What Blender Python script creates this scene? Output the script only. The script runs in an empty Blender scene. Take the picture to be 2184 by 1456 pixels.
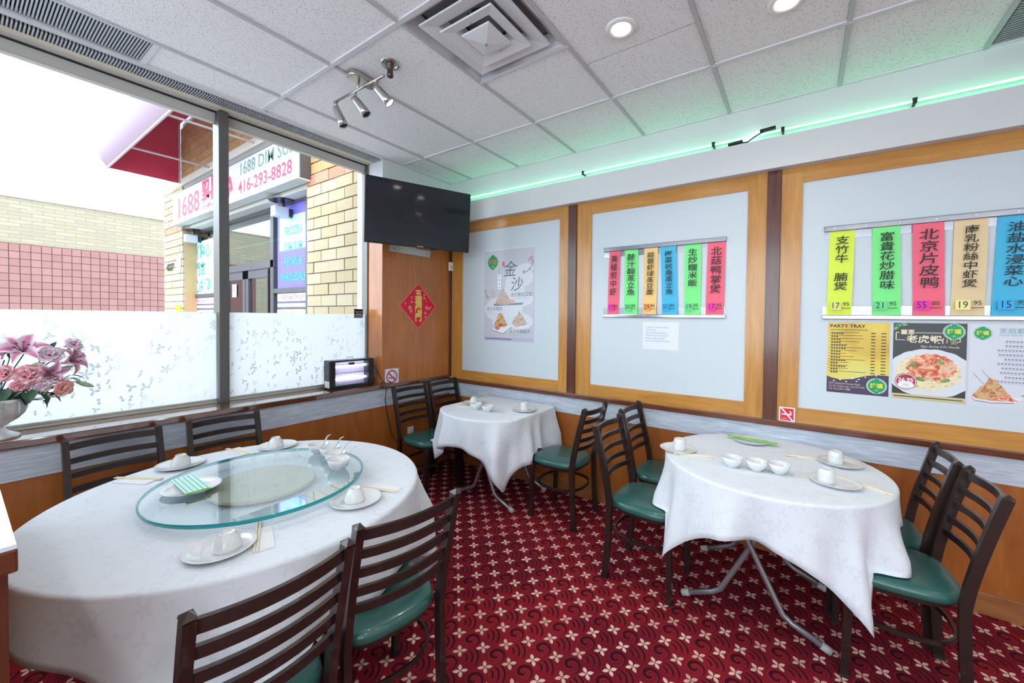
import bpy, bmesh, math, random
from mathutils import Matrix, Vector
from math import sin, cos, pi, radians, sqrt, atan2
random.seed(7)
S = bpy.context.scene
COL = S.collection

# ------------------------------------------------------------------ camera
CAM = Vector((3.1503, 3.1885, 1.564))
_f, _yaw, _pit, _rol, _px, _py = 852.48, 3.7453, -0.020, 0.0105, 30.79, -33.5
_fw = Vector((cos(_yaw) * cos(_pit), sin(_yaw) * cos(_pit), sin(_pit)))
_r0 = _fw.cross(Vector((0, 0, 1))).normalized()
_u0 = _r0.cross(_fw)
_r = _r0 * cos(_rol) + _u0 * sin(_rol)
_u = -_r0 * sin(_rol) + _u0 * cos(_rol)
cd = bpy.data.cameras.new('camera')
cd.sensor_width = 36.0
cd.lens = _f / 2184 * 36.0
cd.shift_x = -_px / 2184
cd.shift_y = _py / 2184
cd.clip_start = 0.05
co = bpy.data.objects.new('camera', cd)
m3 = Matrix((_r, _u, -_fw)).transposed()
co.matrix_world = Matrix.Translation(CAM) @ m3.to_4x4()
COL.objects.link(co)
S.camera = co

# ------------------------------------------------------------------ world, sun, exposure
S.view_settings.view_transform = 'Standard'
S.view_settings.look = 'None'
S.view_settings.gamma = 1.0
S.view_settings.use_curve_mapping = False
S.view_settings.exposure = 0.62
W = bpy.data.worlds.new('sky')
S.world = W
W.use_nodes = True
bg = W.node_tree.nodes['Background']
bg.inputs[0].default_value = (0.77, 0.895, 1.0, 1)
bg.inputs[1].default_value = 3.9
sun = bpy.data.lights.new('sun', 'SUN')
sun.energy = 1.0
sun.angle = radians(8)
sun.color = (1.0, 0.96, 0.9)
so = bpy.data.objects.new('sun', sun)
so.rotation_euler = Vector((-.42, -.62, -.66)).to_track_quat('-Z', 'Y').to_euler()
COL.objects.link(so)

S.cycles.max_bounces = 7
S.cycles.transparent_max_bounces = 12
S.cycles.caustics_reflective = False
S.cycles.caustics_refractive = False

H = 3.016      # ceiling height
ZT = 0.775     # top of the tablecloths


def at_y(px, py, y):
    d = _fw + _r * ((px - 1092 - _px) / _f) + _u * ((728 + _py - py) / _f)
    return CAM + d * ((y - CAM.y) / d.y)


def at_x(px, py, x):
    d = _fw + _r * ((px - 1092 - _px) / _f) + _u * ((728 + _py - py) / _f)
    return CAM + d * ((x - CAM.x) / d.x)


def at_z(px, py, z):
    d = _fw + _r * ((px - 1092 - _px) / _f) + _u * ((728 + _py - py) / _f)
    return CAM + d * ((z - CAM.z) / d.z)


# ------------------------------------------------------------------ material helpers
class X:
    """A node socket with arithmetic."""
    def __init__(s, nt, k): s.nt, s.k = nt, k
    def _m(s, op, *a):
        n = s.nt.nodes.new('ShaderNodeMath'); n.operation = op
        for i, v in enumerate((s,) + a):
            if isinstance(v, X): s.nt.links.new(v.k, n.inputs[i])
            else: n.inputs[i].default_value = v
        return X(s.nt, n.outputs[0])
    def __add__(s, o): return s._m('ADD', o)
    def __sub__(s, o): return s._m('SUBTRACT', o)
    def __mul__(s, o): return s._m('MULTIPLY', o)
    def __truediv__(s, o): return s._m('DIVIDE', o)
    __radd__ = __add__
    __rmul__ = __mul__
    def __rsub__(s, o): return (s * -1.0) + o
    def abs(s): return s._m('ABSOLUTE')
    def sin(s): return s._m('SINE')
    def fract(s): return s._m('FRACT')
    def min(s, o): return s._m('MINIMUM', o)
    def max(s, o): return s._m('MAXIMUM', o)
    def lt(s, o): return s._m('LESS_THAN', o)
    def gt(s, o): return s._m('GREATER_THAN', o)
    def sqrt(s): return s._m('SQRT')
    def atan2(s, o): return s._m('ARCTAN2', o)
    def ss(s, a, b):
        n = s.nt.nodes.new('ShaderNodeMapRange'); n.interpolation_type = 'SMOOTHSTEP'
        s.nt.links.new(s.k, n.inputs[0]); n.inputs[1].default_value = a; n.inputs[2].default_value = b
        return X(s.nt, n.outputs[0])


def coords(nt, kind='Object', scale=(1, 1, 1), loc=(0, 0, 0), rot=(0, 0, 0)):
    tc = nt.nodes.new('ShaderNodeTexCoord')
    mp = nt.nodes.new('ShaderNodeMapping')
    nt.links.new(tc.outputs[kind], mp.inputs[0])
    mp.inputs['Scale'].default_value = scale
    mp.inputs['Location'].default_value = loc
    mp.inputs['Rotation'].default_value = rot
    return mp.outputs[0]


def world_pos(nt):
    g = nt.nodes.new('ShaderNodeNewGeometry')
    return g.outputs['Position']


def sep(nt, v):
    n = nt.nodes.new('ShaderNodeSeparateXYZ'); nt.links.new(v, n.inputs[0])
    return X(nt, n.outputs[0]), X(nt, n.outputs[1]), X(nt, n.outputs[2])


def noise(nt, v, scale, detail=3, rough=.5, dist=0):
    n = nt.nodes.new('ShaderNodeTexNoise')
    if v is not None: nt.links.new(v, n.inputs['Vector'])
    n.inputs['Scale'].default_value = scale; n.inputs['Detail'].default_value = detail
    n.inputs['Roughness'].default_value = rough; n.inputs['Distortion'].default_value = dist
    return X(nt, n.outputs[0])


def mixc(nt, fac, a, b):
    n = nt.nodes.new('ShaderNodeMix'); n.data_type = 'RGBA'
    if isinstance(fac, X): nt.links.new(fac.k, n.inputs[0])
    else: n.inputs[0].default_value = fac
    for i, c in ((6, a), (7, b)):
        if isinstance(c, tuple): n.inputs[i].default_value = (*c[:3], 1)
        else: nt.links.new(c, n.inputs[i])
    return n.outputs[2]


def ramp(nt, fac, stops):
    n = nt.nodes.new('ShaderNodeValToRGB')
    nt.links.new(fac.k if isinstance(fac, X) else fac, n.inputs[0])
    el = n.color_ramp.elements
    while len(el) > 1: el.remove(el[-1])
    el[0].position, el[0].color = stops[0][0], (*stops[0][1], 1)
    for p, c in stops[1:]:
        e = el.new(p); e.color = (*c, 1)
    return n.outputs[0]


MATS = {}


def mat(name, col=(.8, .8, .8), rough=.5, metal=0.0, spec=.5, emit=None, strength=1.0, coat=0.0, sheen=0.0):
    if name in MATS: return MATS[name]
    m = bpy.data.materials.new(name); m.use_nodes = True
    b = m.node_tree.nodes['Principled BSDF']
    b.inputs['Base Color'].default_value = (*col, 1)
    b.inputs['Roughness'].default_value = rough
    b.inputs['Metallic'].default_value = metal
    b.inputs['Specular IOR Level'].default_value = spec
    b.inputs['Coat Weight'].default_value = coat
    b.inputs['Sheen Weight'].default_value = sheen
    if emit:
        b.inputs['Emission Color'].default_value = (*emit, 1)
        b.inputs['Emission Strength'].default_value = strength
    MATS[name] = m
    return m


def bs(m): return m.node_tree, m.node_tree.nodes['Principled BSDF']


def setcol(m, sock):
    nt, b = bs(m); nt.links.new(sock, b.inputs['Base Color'])


def setbump(m, h, dist=.01, strength=.5):
    nt, b = bs(m)
    n = nt.nodes.new('ShaderNodeBump')
    n.inputs['Distance'].default_value = dist; n.inputs['Strength'].default_value = strength
    nt.links.new(h.k, n.inputs['Height']); nt.links.new(n.outputs[0], b.inputs['Normal'])


def wood(name, c1, c2, c3, rough=.3, scale=(1, 1, 1), coat=.3, grain=9.0):
    m = mat(name, c1, rough, coat=coat)
    nt, b = bs(m)
    b.inputs['Coat Roughness'].default_value = min(.12, rough)
    v = coords(nt, 'Object', scale)
    n1 = noise(nt, v, grain, 5, .6, .6)
    n2 = noise(nt, v, 1.3, 2, .5)
    f = n1 * .65 + n2 * .35
    setcol(m, ramp(nt, f, [(.3, c1), (.52, c2), (.72, c3)]))
    return m


# ------------------------------------------------------------------ materials
M_wains = wood('wainscot_wood', (.26, .068, .011), (.37, .110, .018), (.46, .16, .032), .36, (3, 3, .6), .15, 4.0)
M_door = wood('veneer_wood', (.36, .115, .028), (.48, .165, .040), (.58, .225, .065), .30, (5, 5, .5), .35, 5.0)
M_maple_h = wood('maple_wood', (.40, .165, .026), (.54, .245, .046), (.63, .32, .08), .28, (4, .8, 9), .4, 4.0)
M_maple_v = wood('maple_wood_upright', (.40, .165, .026), (.54, .245, .046), (.63, .32, .08), .28, (4, 9, .8), .4, 4.0)
M_post = wood('walnut_post', (.060, .016, .008), (.098, .028, .014), (.14, .045, .022), .25, (6, 6, .6), .4, 5.0)
M_rail = wood('rail_wood', (.085, .022, .009), (.135, .038, .016), (.19, .062, .027), .22, (1, 1, 5), .5, 5.0)
M_sill = wood('sill_wood', (.085, .022, .009), (.135, .038, .016), (.19, .062, .027), .07, (1, 5, 5), 1.0, 5.0)
bs(M_sill)[1].inputs['Coat IOR'].default_value = 1.9
M_base = wood('baseboard_wood', (.24, .085, .026), (.33, .125, .042), (.40, .16, .06), .35, (1, 1, 5), .2, 4.0)
M_count = wood('counter_wood', (.22, .075, .018), (.33, .12, .03), (.42, .17, .05), .3, (3, 3, .6), .3, 5.0)

M_wall = mat('white_wall', (.84, .85, .85), .6)
M_bulk = mat('bulkhead_paint', (.68, .69, .69), .55)
M_panel = mat('white_panel', (.60, .665, .70), .45)
nt, b = bs(M_panel)
setbump(M_panel, noise(nt, coords(nt, 'Object'), 160, 2), .002, .15)

M_strip = mat('grey_plank', (.5, .52, .56), .5)
nt, b = bs(M_strip)
f = noise(nt, coords(nt, 'Object', (2.2, 2.2, 26)), 3.2, 6, .65, .4)
f2 = noise(nt, coords(nt, 'Object', (1, 1, 120)), 2.0, 3, .6)
setcol(M_strip, ramp(nt, f * .75 + f2 * .25, [(.30, (.34, .39, .46)), (.50, (.50, .55, .62)), (.68, (.68, .73, .79))]))

M_tile = mat('ceiling_tile', (.78, .79, .82), .8)
nt, b = bs(M_tile)
v = coords(nt, 'Object')
vo = nt.nodes.new('ShaderNodeTexVoronoi'); vo.inputs['Scale'].default_value = 130
nt.links.new(coords(nt, 'Object', (1, .55, 1), (0, 0, 0), (0, 0, .6)), vo.inputs[0])
sp = X(nt, vo.outputs['Distance']).lt(.24) * noise(nt, v, 40, 2).gt(.42)
setcol(M_tile, mixc(nt, sp, (.92, .92, .925), (.46, .47, .50)))
setbump(M_tile, noise(nt, v, 300, 2) - sp * .6, .004, .35)
M_tee = mat('tee_bar', (.70, .71, .73), .45)

# carpet: four-petal flowers on a diagonal lattice with dark scrolls between them
M_carpet = mat('carpet', (.3, .02, .03), .95, spec=.15)
nt, b = bs(M_carpet)
x, y, z = sep(nt, world_pos(nt))
U = (x + y - 3.393) / .1527
V = (y - x - .869) / .1544
fu = (U + 40.5).fract() - .5
fv = (V + 40.5).fract() - .5
au, av = fu.abs(), fv.abs()
def petal(a, c): return c + .016 - ((a / .335).min(1.0) * pi).sin() * .094
p = petal(au, av).min(petal(av, au))
flower = p.ss(.012, -.012)
gu = (U + 40.0).fract() - .5
gv = (V + 40.0).fract() - .5
par = (((U + 40.0)._m('FLOOR') + (V + 40.0)._m('FLOOR')) * .5).fract() * 2.0
r = (gu * gu + gv * gv).sqrt()
s1 = (gv.atan2(gu) + r * 16.0 + .4).sin()
dA = s1.ss(.05, .45) * r.ss(.43, .37) * r.ss(.03, .07)
eA = s1.ss(-.5, -.1) * s1.ss(.35, .0) * r.ss(.44, .36)
ru, rv = gu + .12, gv + .48
r2 = (ru * ru + rv * rv).sqrt()
t2_ = ru.atan2(rv).abs()
s2 = (r2 * (2 * pi / .235) + .6).sin()
lim = t2_.ss(.85, .45)
dB = s2.ss(-.05, .45) * lim * r2.ss(.10, .18) * r2.ss(.92, .80)
eB = s2.ss(-.6, -.15) * s2.ss(.3, -.05) * lim * r2.ss(.92, .80)
dark = dA * (1.0 - par) + dB * par
edge = eA * (1.0 - par) + eB * par
nz = noise(nt, coords(nt, 'Object'), 2.2, 2)
base = mixc(nt, nz.ss(.35, .65), (.17, .006, .020), (.28, .012, .022))
c = mixc(nt, edge * .55, base, (.36, .050, .035))
c = mixc(nt, dark * .85, c, (.030, .003, .009))
fl = noise(nt, coords(nt, 'Object'), 5, 1)
c = mixc(nt, flower, c, mixc(nt, fl.ss(.4, .6), (.66, .40, .31), (.82, .58, .47)))
setcol(M_carpet, c)
setbump(M_carpet, noise(nt, coords(nt, 'Object'), 900, 1), .004, .5)


def motif(nt, vec, scale, lo, petals=5.0, size=.30):
    """flower / leaf motifs scattered by Voronoi cells: 0..1 mask"""
    vo = nt.nodes.new('ShaderNodeTexVoronoi'); vo.voronoi_dimensions = '2D'
    vo.inputs['Scale'].default_value = scale
    nt.links.new(vec, vo.inputs['Vector'])
    pv = nt.nodes.new('ShaderNodeVectorMath'); pv.operation = 'SUBTRACT'
    nt.links.new(vec, pv.inputs[0]); nt.links.new(vo.outputs['Position'], pv.inputs[1])
    a, b_, _ = sep(nt, pv.outputs[0])
    rr, gg, bb = sep(nt, vo.outputs['Color'])
    r = (a * a + b_ * b_).sqrt() * scale
    th = b_.atan2(a) * petals + rr * 6.28
    lim = (th.sin() * .5 + .55) * (gg * .5 + .6) * size
    m = (r - lim).ss(.02, -.03)
    vein = ((th * 2.0).sin() * .5 + .5) * .35 + .65
    return m * rr.gt(lo) * vein


def cloth_mat(name, col):
    m = mat(name, col, .75, sheen=.15, spec=.3)
    nt, b = bs(m)
    v = coords(nt, 'UV')
    f = motif(nt, v, 9.0, .35, 5.0, .40).max(motif(nt, v, 17.0, .35, 3.0, .45))
    setcol(m, mixc(nt, f * .6, col, tuple(k * .88 for k in col)))
    rg = (f * -.25) + .78
    nt.links.new(rg.k, b.inputs['Roughness'])
    w = noise(nt, coords(nt, 'UV'), 3.0, 4, .6, .8) + noise(nt, coords(nt, 'UV', (1, 14, 1)), 1.2, 2) * .3
    a_, c_, _ = sep(nt, v)
    cr = None
    for q, o_ in ((a_, .235), (a_, -.235), (c_, .19), (c_, -.22), (a_, .0)):
        l_ = (q - o_).abs().ss(.006, .0)
        cr = l_ if cr is None else cr.max(l_)
    setbump(m, w + f * .03 + cr * .10, .02, .28)
    return m


M_cloth = cloth_mat('damask_cloth', (.72, .755, .80))
M_china = mat('white_china', (.72, .73, .73), .12, coat=.5)
M_napkin = mat('paper_napkin', (.78, .78, .77), .85)
M_bamboo = mat('bamboo', (.83, .74, .53), .5)
M_green_pk = mat('green_packet', (.22, .62, .05), .35)
M_pk_white = mat('packet_white', (.75, .92, .86), .35)
M_teal_pk = mat('teal_packet', (.05, .58, .40), .35)

M_frame = mat('chair_metal', (.034, .021, .0185), .30, metal=.4, coat=.35)
nt, b = bs(M_frame)
setbump(M_frame, noise(nt, coords(nt, 'Object'), 350, 2), .0015, .25)
M_vinyl = mat('green_vinyl', (.022, .10, .085), .27, coat=.2)
nt, b = bs(M_vinyl)
setbump(M_vinyl, noise(nt, coords(nt, 'Object'), 500, 2), .001, .15)
M_glide = mat('black_plastic', (.012, .012, .014), .45)
M_legmetal = mat('grey_leg', (.33, .34, .36), .35, metal=.7)
M_rubber = mat('grey_rubber', (.42, .42, .40), .6)
M_alum = mat('brushed_aluminium', (.60, .58, .53), .35, metal=.75)
M_alum_dk = mat('bronze_aluminium', (.16, .155, .15), .38, metal=.6)
M_head = mat('window_head_paint', (.56, .54, .50), .5)
M_cream = mat('cream_strip', (.68, .62, .50), .5)
M_fin = mat('grille_metal', (.40, .42, .45), .45, metal=.3)
M_void = mat('grille_back', (.10, .105, .11), .8)
M_dark = mat('dark_void', (.015, .016, .018), .8)
M_nickel = mat('brushed_nickel', (.52, .50, .48), .26, metal=1.0)
M_chrome = mat('chrome', (.40, .41, .44), .12, metal=1.0)
M_white_pl = mat('white_plastic', (.82, .82, .80), .4)
M_black_pl = mat('black_gloss', (.010, .011, .014), .22)
M_screen = mat('tv_screen', (.010, .014, .024), .07, spec=.6)
M_tv = mat('tv_case', (.012, .013, .016), .3)
M_lamp = mat('lamp_glow', (1, 1, 1), .5, emit=(1.0, .94, .84), strength=14)
M_neon = mat('neon_glow', (.3, 1, .6), .5, emit=(.16, 1.0, .46), strength=3.6)
M_neon_w = mat('neon_end_glow', (.8, 1, .9), .5, emit=(.65, 1.0, .9), strength=2.5)

# thin window glass: mostly clear, reflective at grazing angles
def glass_mat(name, tint, base=.05, top=.9, power=4.0):
    m = bpy.data.materials.new(name); m.use_nodes = True
    nt = m.node_tree; nt.nodes.clear()
    o = nt.nodes.new('ShaderNodeOutputMaterial')
    t = nt.nodes.new('ShaderNodeBsdfTransparent'); t.inputs[0].default_value = (*tint, 1)
    g = nt.nodes.new('ShaderNodeBsdfGlossy'); g.inputs['Roughness'].default_value = .015
    lw = nt.nodes.new('ShaderNodeLayerWeight'); lw.inputs[0].default_value = .5
    fx = X(nt, lw.outputs['Facing'])._m('POWER', power) * (top - base) + base
    mx = nt.nodes.new('ShaderNodeMixShader')
    nt.links.new(fx.k, mx.inputs[0]); nt.links.new(t.outputs[0], mx.inputs[1]); nt.links.new(g.outputs[0], mx.inputs[2])
    nt.links.new(mx.outputs[0], o.inputs[0])
    MATS[name] = m
    return m


M_glass = glass_mat('window_glass', (.97, .985, .985), .03, .7, 5.0)
M_susan = glass_mat('turntable_glass', (.88, .975, .98), .17, .85, 2.5)
M_susan_edge = mat('glass_edge', (.0, .30, .32), .08, coat=.5)

# frosted floral film: translucent white, motifs a little clearer
m = bpy.data.materials.new('frosted_film'); m.use_nodes = True
nt = m.node_tree; nt.nodes.clear()
o = nt.nodes.new('ShaderNodeOutputMaterial')
v = coords(nt, 'Object', (1, 1, 1), (0, 0, 0), (radians(90), 0, 0))
f = motif(nt, v, 8.0, .62, 5.0, .26).max(motif(nt, v, 13.0, .55, 3.0, .34)).max(motif(nt, v, 21.0, .6, 2.0, .38)) * noise(nt, v, 2.5, 2).ss(.38, .6)
tr = nt.nodes.new('ShaderNodeBsdfTranslucent')
nt.links.new(mixc(nt, f * .8, (.86, .88, .89), (.44, .48, .51)), tr.inputs[0])
df = nt.nodes.new('ShaderNodeBsdfDiffuse'); df.inputs[0].default_value = (.8, .82, .84, 1)
mx = nt.nodes.new('ShaderNodeMixShader'); mx.inputs[0].default_value = .22
nt.links.new(tr.outputs[0], mx.inputs[1]); nt.links.new(df.outputs[0], mx.inputs[2])
t = nt.nodes.new('ShaderNodeBsdfTransparent')
mx2 = nt.nodes.new('ShaderNodeMixShader'); mx2.inputs[0].default_value = .06
nt.links.new(mx.outputs[0], mx2.inputs[1]); nt.links.new(t.outputs[0], mx2.inputs[2])
nt.links.new(mx2.outputs[0], o.inputs[0])
M_film = m

# outdoors
def brick_mat(name, c1, c2, c3):
    m = mat(name, c1, .85)
    nt, b = bs(m)
    oi = nt.nodes.new('ShaderNodeObjectInfo')
    n = noise(nt, coords(nt, 'Object'), 14, 3)
    setcol(m, ramp(nt, X(nt, oi.outputs['Random']) * .8 + n * .2, [(.1, c1), (.5, c2), (.9, c3)]))
    return m


M_brick = brick_mat('buff_brick', (.40, .315, .185), (.45, .355, .225), (.46, .385, .27))
M_brick_o = brick_mat('orange_brick', (.40, .23, .09), (.45, .27, .12), (.48, .31, .16))
M_brick_r = brick_mat('red_brick', (.55, .20, .12), (.60, .25, .16), (.62, .30, .2))
M_mortar = mat('mortar', (.33, .33, .34), .9)
M_farbrick = mat('far_brick', (.62, .56, .42), .9)
nt, b = bs(M_farbrick)
bt = nt.nodes.new('ShaderNodeTexBrick')
nt.links.new(coords(nt, 'Object', (1, 1, 1), (0, 0, 0), (radians(90), 0, 0)), bt.inputs[0])
bt.inputs['Scale'].default_value = 1.0
bt.inputs['Color1'].default_value = (.29, .25, .17, 1); bt.inputs['Color2'].default_value = (.25, .21, .14, 1)
bt.inputs['Mortar'].default_value = (.20, .18, .15, 1)
bt.inputs['Mortar Size'].default_value = .012
bt.inputs['Brick Width'].default_value = .40; bt.inputs['Row Height'].default_value = .10
nt.links.new(bt.outputs[0], b.inputs['Base Color'])
M_redtile = brick_mat('red_glazed_tile', (.22, .105, .095), (.235, .115, .105), (.25, .125, .115))
M_awn_out = mat('awning_fabric', (.25, .165, .215), .6)
M_awn_in = mat('awning_lining', (.55, .02, .07), .6)
M_signface = mat('sign_face', (.52, .52, .53), .4)
M_signbox = mat('sign_box', (.06, .05, .045), .5)
M_soffit = mat('sign_soffit', (.55, .54, .50), .6)
M_storeframe = mat('store_frame', (.11, .11, .13), .4, metal=.5)
M_asphalt = mat('asphalt', (.42, .42, .43), .95)
M_shopglass = glass_mat('shop_glass', (.35, .68, .70), .38, .95, 3.0)
M_shopin = mat('shop_interior', (.30, .42, .44), .8)


# ------------------------------------------------------------------ mesh builder
class MB:
    def __init__(s): s.v, s.f, s.uv = [], [], None

    def add(s, v, f):
        o = len(s.v); s.v += [tuple(p) for p in v]; s.f += [tuple(i + o for i in q) for q in f]
        return s

    def box(s, a, b):
        x0, y0, z0 = [min(i, j) for i, j in zip(a, b)]; x1, y1, z1 = [max(i, j) for i, j in zip(a, b)]
        v = [(x0, y0, z0), (x1, y0, z0), (x1, y1, z0), (x0, y1, z0), (x0, y0, z1), (x1, y0, z1), (x1, y1, z1), (x0, y1, z1)]
        return s.add(v, [(0, 3, 2, 1), (4, 5, 6, 7), (0, 1, 5, 4), (1, 2, 6, 5), (2, 3, 7, 6), (3, 0, 4, 7)])

    def lathe(s, prof, n=24, c=(0, 0, 0), flute=0, fn=0, cap=True):
        o = len(s.v)
        for r, z in prof:
            for i in range(n):
                a = 2 * pi * i / n
                q = r * (1 + flute * cos(fn * a)) if fn else r
                s.v.append((c[0] + q * cos(a), c[1] + q * sin(a), c[2] + z))
        for k in range(len(prof) - 1):
            for i in range(n):
                j = (i + 1) % n
                s.f.append((o + k * n + i, o + k * n + j, o + (k + 1) * n + j, o + (k + 1) * n + i))
        if cap:
            s.f.append(tuple(o + i for i in range(n))[::-1])
            s.f.append(tuple(o + (len(prof) - 1) * n + i for i in range(n)))
        return s

    def sweep(s, path, sec, up=(0, 0, 1), closed=False, cap=True):
        """sweep a 2D section (list of (a,b)) along path; a = side, b = up"""
        P = [Vector(p) for p in path]; n = len(P); o = len(s.v); m = len(sec); up = Vector(up)
        for i in range(n):
            if closed: t = P[(i + 1) % n] - P[i - 1]
            else: t = P[min(i + 1, n - 1)] - P[max(i - 1, 0)]
            t.normalize()
            sd = t.cross(up)
            if sd.length < 1e-4: sd = t.cross(Vector((1, 0, 0)))
            sd.normalize(); u2 = sd.cross(t)
            for a, b in sec: s.v.append(tuple(P[i] + sd * a + u2 * b))
        for i in range(n if closed else n - 1):
            i2 = (i + 1) % n
            for j in range(m):
                k = (j + 1) % m
                s.f.append((o + i * m + j, o + i * m + k, o + i2 * m + k, o + i2 * m + j))
        if cap and not closed:
            s.f.append(tuple(o + j for j in range(m))[::-1]); s.f.append(tuple(o + (n - 1) * m + j for j in range(m)))
        return s

    def tube(s, path, r, n=8, closed=False, up=(0, 0, 1)):
        return s.sweep(path, [(r * cos(2 * pi * i / n), r * sin(2 * pi * i / n)) for i in range(n)], up, closed)

    def prism(s, pts, z0, z1):
        n = len(pts); o = len(s.v)
        s.v += [(p[0], p[1], z0) for p in pts] + [(p[0], p[1], z1) for p in pts]
        s.f.append(tuple(o + i for i in range(n))[::-1]); s.f.append(tuple(o + n + i for i in range(n)))
        for i in range(n):
            j = (i + 1) % n; s.f.append((o + i, o + j, o + n + j, o + n + i))
        return s

    def mesh(s, name, smooth=False, bevel=0):
        me = bpy.data.meshes.new(name); me.from_pydata(s.v, [], s.f); me.update()
        bm = bmesh.new(); bm.from_mesh(me)
        bmesh.ops.recalc_face_normals(bm, faces=bm.faces)
        if bevel:
            bmesh.ops.bevel(bm, geom=[e for e in bm.edges if e.is_manifold and e.calc_face_angle(0) > .6], offset=bevel, segments=2, affect='EDGES', profile=.6)
        bm.to_mesh(me); bm.free()
        if smooth: me.shade_smooth()
        return me

    def build(s, name, m, parent=None, smooth=False, bevel=0, auto=False, **k):
        me = s.mesh(name, smooth or auto, bevel)
        if auto: me.set_sharp_from_angle(angle=radians(38))
        return obj(name, me, m, parent, **k)


def obj(name, me, m, parent=None, label=None, cat=None, group=None, kind=None):
    if m is not None and me is not None and not len(me.materials): me.materials.append(m)
    o = bpy.data.objects.new(name, me); COL.objects.link(o)
    if parent: o.parent = parent
    return tag(o, label, cat, group, kind)


def tag(o, label=None, cat=None, group=None, kind=None):
    for k, v in (('label', label), ('category', cat), ('group', group), ('kind', kind)):
        if v: o[k] = v
    return o


def thing(name, label, cat, loc=(0, 0, 0), rz=0, group=None, kind=None):
    o = obj(name, None, None, None, label, cat, group, kind)
    o.empty_display_size = .1
    o.location = loc; o.rotation_euler = (0, 0, rz)
    return o


RW = Matrix(((0, 0, 1), (1, 0, 0), (0, 1, 0)))         # right wall: u=+y v=+z out=+x
LW = Matrix(((-1, 0, 0), (0, 0, 1), (0, 1, 0)))        # window wall: u=-x v=+z out=+y


def wthing(name, label, cat, loc, wall, group=None):
    o = thing(name, label, cat, (0, 0, 0), 0, group)
    o.matrix_world = Matrix.Translation(loc) @ wall.to_4x4()
    return o


def copy_tree(o, parent=None):
    c = o.copy(); COL.objects.link(c); c.parent = parent
    for ch in list(o.children): copy_tree(ch, c)
    return c


def rect(u0, v0, u1, v1, w0, w1): return MB().box((u0, v0, w0), (u1, v1, w1))


FONT_CACHE = {}


def text(body, size, m, parent, pos, align='LEFT', sx=1.0, line=1.0, thick=.0004, bold=0.0, shear=0.0, rot=0.0, valign='CENTER'):
    """flat lettering in the parent's local u,v plane"""
    key = (body, size, align, line, bold, shear, m.name)
    if key not in FONT_CACHE:
        cu = bpy.data.curves.new('lettering', 'FONT')
        cu.body = body; cu.size = size; cu.align_x = align; cu.align_y = valign
        cu.space_line = line; cu.extrude = 0; cu.offset = bold; cu.shear = shear; cu.resolution_u = 2
        o = bpy.data.objects.new('lettering', cu); COL.objects.link(o)
        dg = bpy.context.evaluated_depsgraph_get(); dg.update()
        me = bpy.data.meshes.new_from_object(o.evaluated_get(dg))
        bpy.data.objects.remove(o); bpy.data.curves.remove(cu)
        me.name = 'lettering'; me.materials.clear(); me.materials.append(m)
        FONT_CACHE[key] = me
    o = obj('lettering', FONT_CACHE[key], None, parent)
    o.location = pos; o.scale = (sx, 1, 1); o.rotation_euler = (0, 0, rot)
    return o


def disc(name, m, parent, c, ru, rv, w, n=28, ang=0):
    pts = []
    for i in range(n):
        a = 2 * pi * i / n
        u, v = ru * cos(a), rv * sin(a)
        pts.append((c[0] + u * cos(ang) - v * sin(ang), c[1] + u * sin(ang) + v * cos(ang)))
    return MB().prism(pts, w - .0004, w).build(name, m, parent)


# =================================================================== STRUCTURE
XM, YM = 6.4, 7.6       # far extents of the dining room
fl_ = MB().box((-.3, -.45, -.06), (XM, YM, 0)).build('floor', M_carpet, kind='structure')
tag(fl_, 'patterned red carpet with cream four petal flowers', None)

# ---- ceiling: slab, tiles, tee grid
ceil = MB().box((-.4, -.45, 3.12), (XM + .2, YM + .2, 3.2)).build('ceiling', M_wall, kind='structure')
tag(ceil, 'white suspended tile ceiling')
GX = [0, .647, 1.867, 3.087, 4.307, 5.527, XM]
GY = [0, .300] + [.300 + .61 * k for k in range(1, 12)] + [YM]
DIFF = (1, 3)  # grid cell that holds the air diffuser (with a half tile beside it)
def tile(x0, y0, x1, y1):
    g = .012
    MB().box((x0 + g, y0 + g, H + .004), (x1 - g, y1 - g, H + .02)).build('ceiling_tile', M_tile, ceil)
for i in range(len(GX) - 1):
    for j in range(len(GY) - 1):
        x0, x1, y0, y1 = GX[i], GX[i + 1], GY[j], GY[j + 1]
        if (i, j) == DIFF: tile(x0, y0, 1.257, y1); continue
        if (i, j) == (1, 2): tile(x0, y0, .815, y1); tile(.795, y0, x1, y1); continue
        if (i, j) == (1, 4): tile(x0, y0, 1.055, y1); tile(1.04, y0, x1, y1); continue
        if j == 0 and i == 2: tile(x0, y0, 2.49, y1); continue
        if j == 0 and i >= 3: continue
        if i == 0 and j == 7: continue
        tile(x0, y0, x1, y1)
M_tee2 = mat('cross_tee_gap_shade', (.52, .53, .55), .5)  # darker tone puts the gap shadow beside the cross tees into their colour
def tee(a, b, name='tee_bar', m=None):
    MB().box(a, b).build(name, m or M_tee, ceil)
for gx in GX[1:-1]: tee((gx - .012, .0, H - .004), (gx + .012, YM, H + .03))
for gy in GY[1:-1]: tee((0, gy - .011, H - .0038), (XM, gy + .011, H + .03), 'cross_tee', M_tee2)
tee((1.257 - .012, GY[3], H - .0042), (1.257 + .012, GY[4], H + .03))
tee((0, 0, H - .003), (.02, YM, H + .03), 'wall_angle')
tee((0, 0, H - .0032), (.87, .02, H + .03), 'wall_angle')
tee((.87, -.022, H - .006), (XM, .012, H + .03), 'wall_angle')

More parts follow.
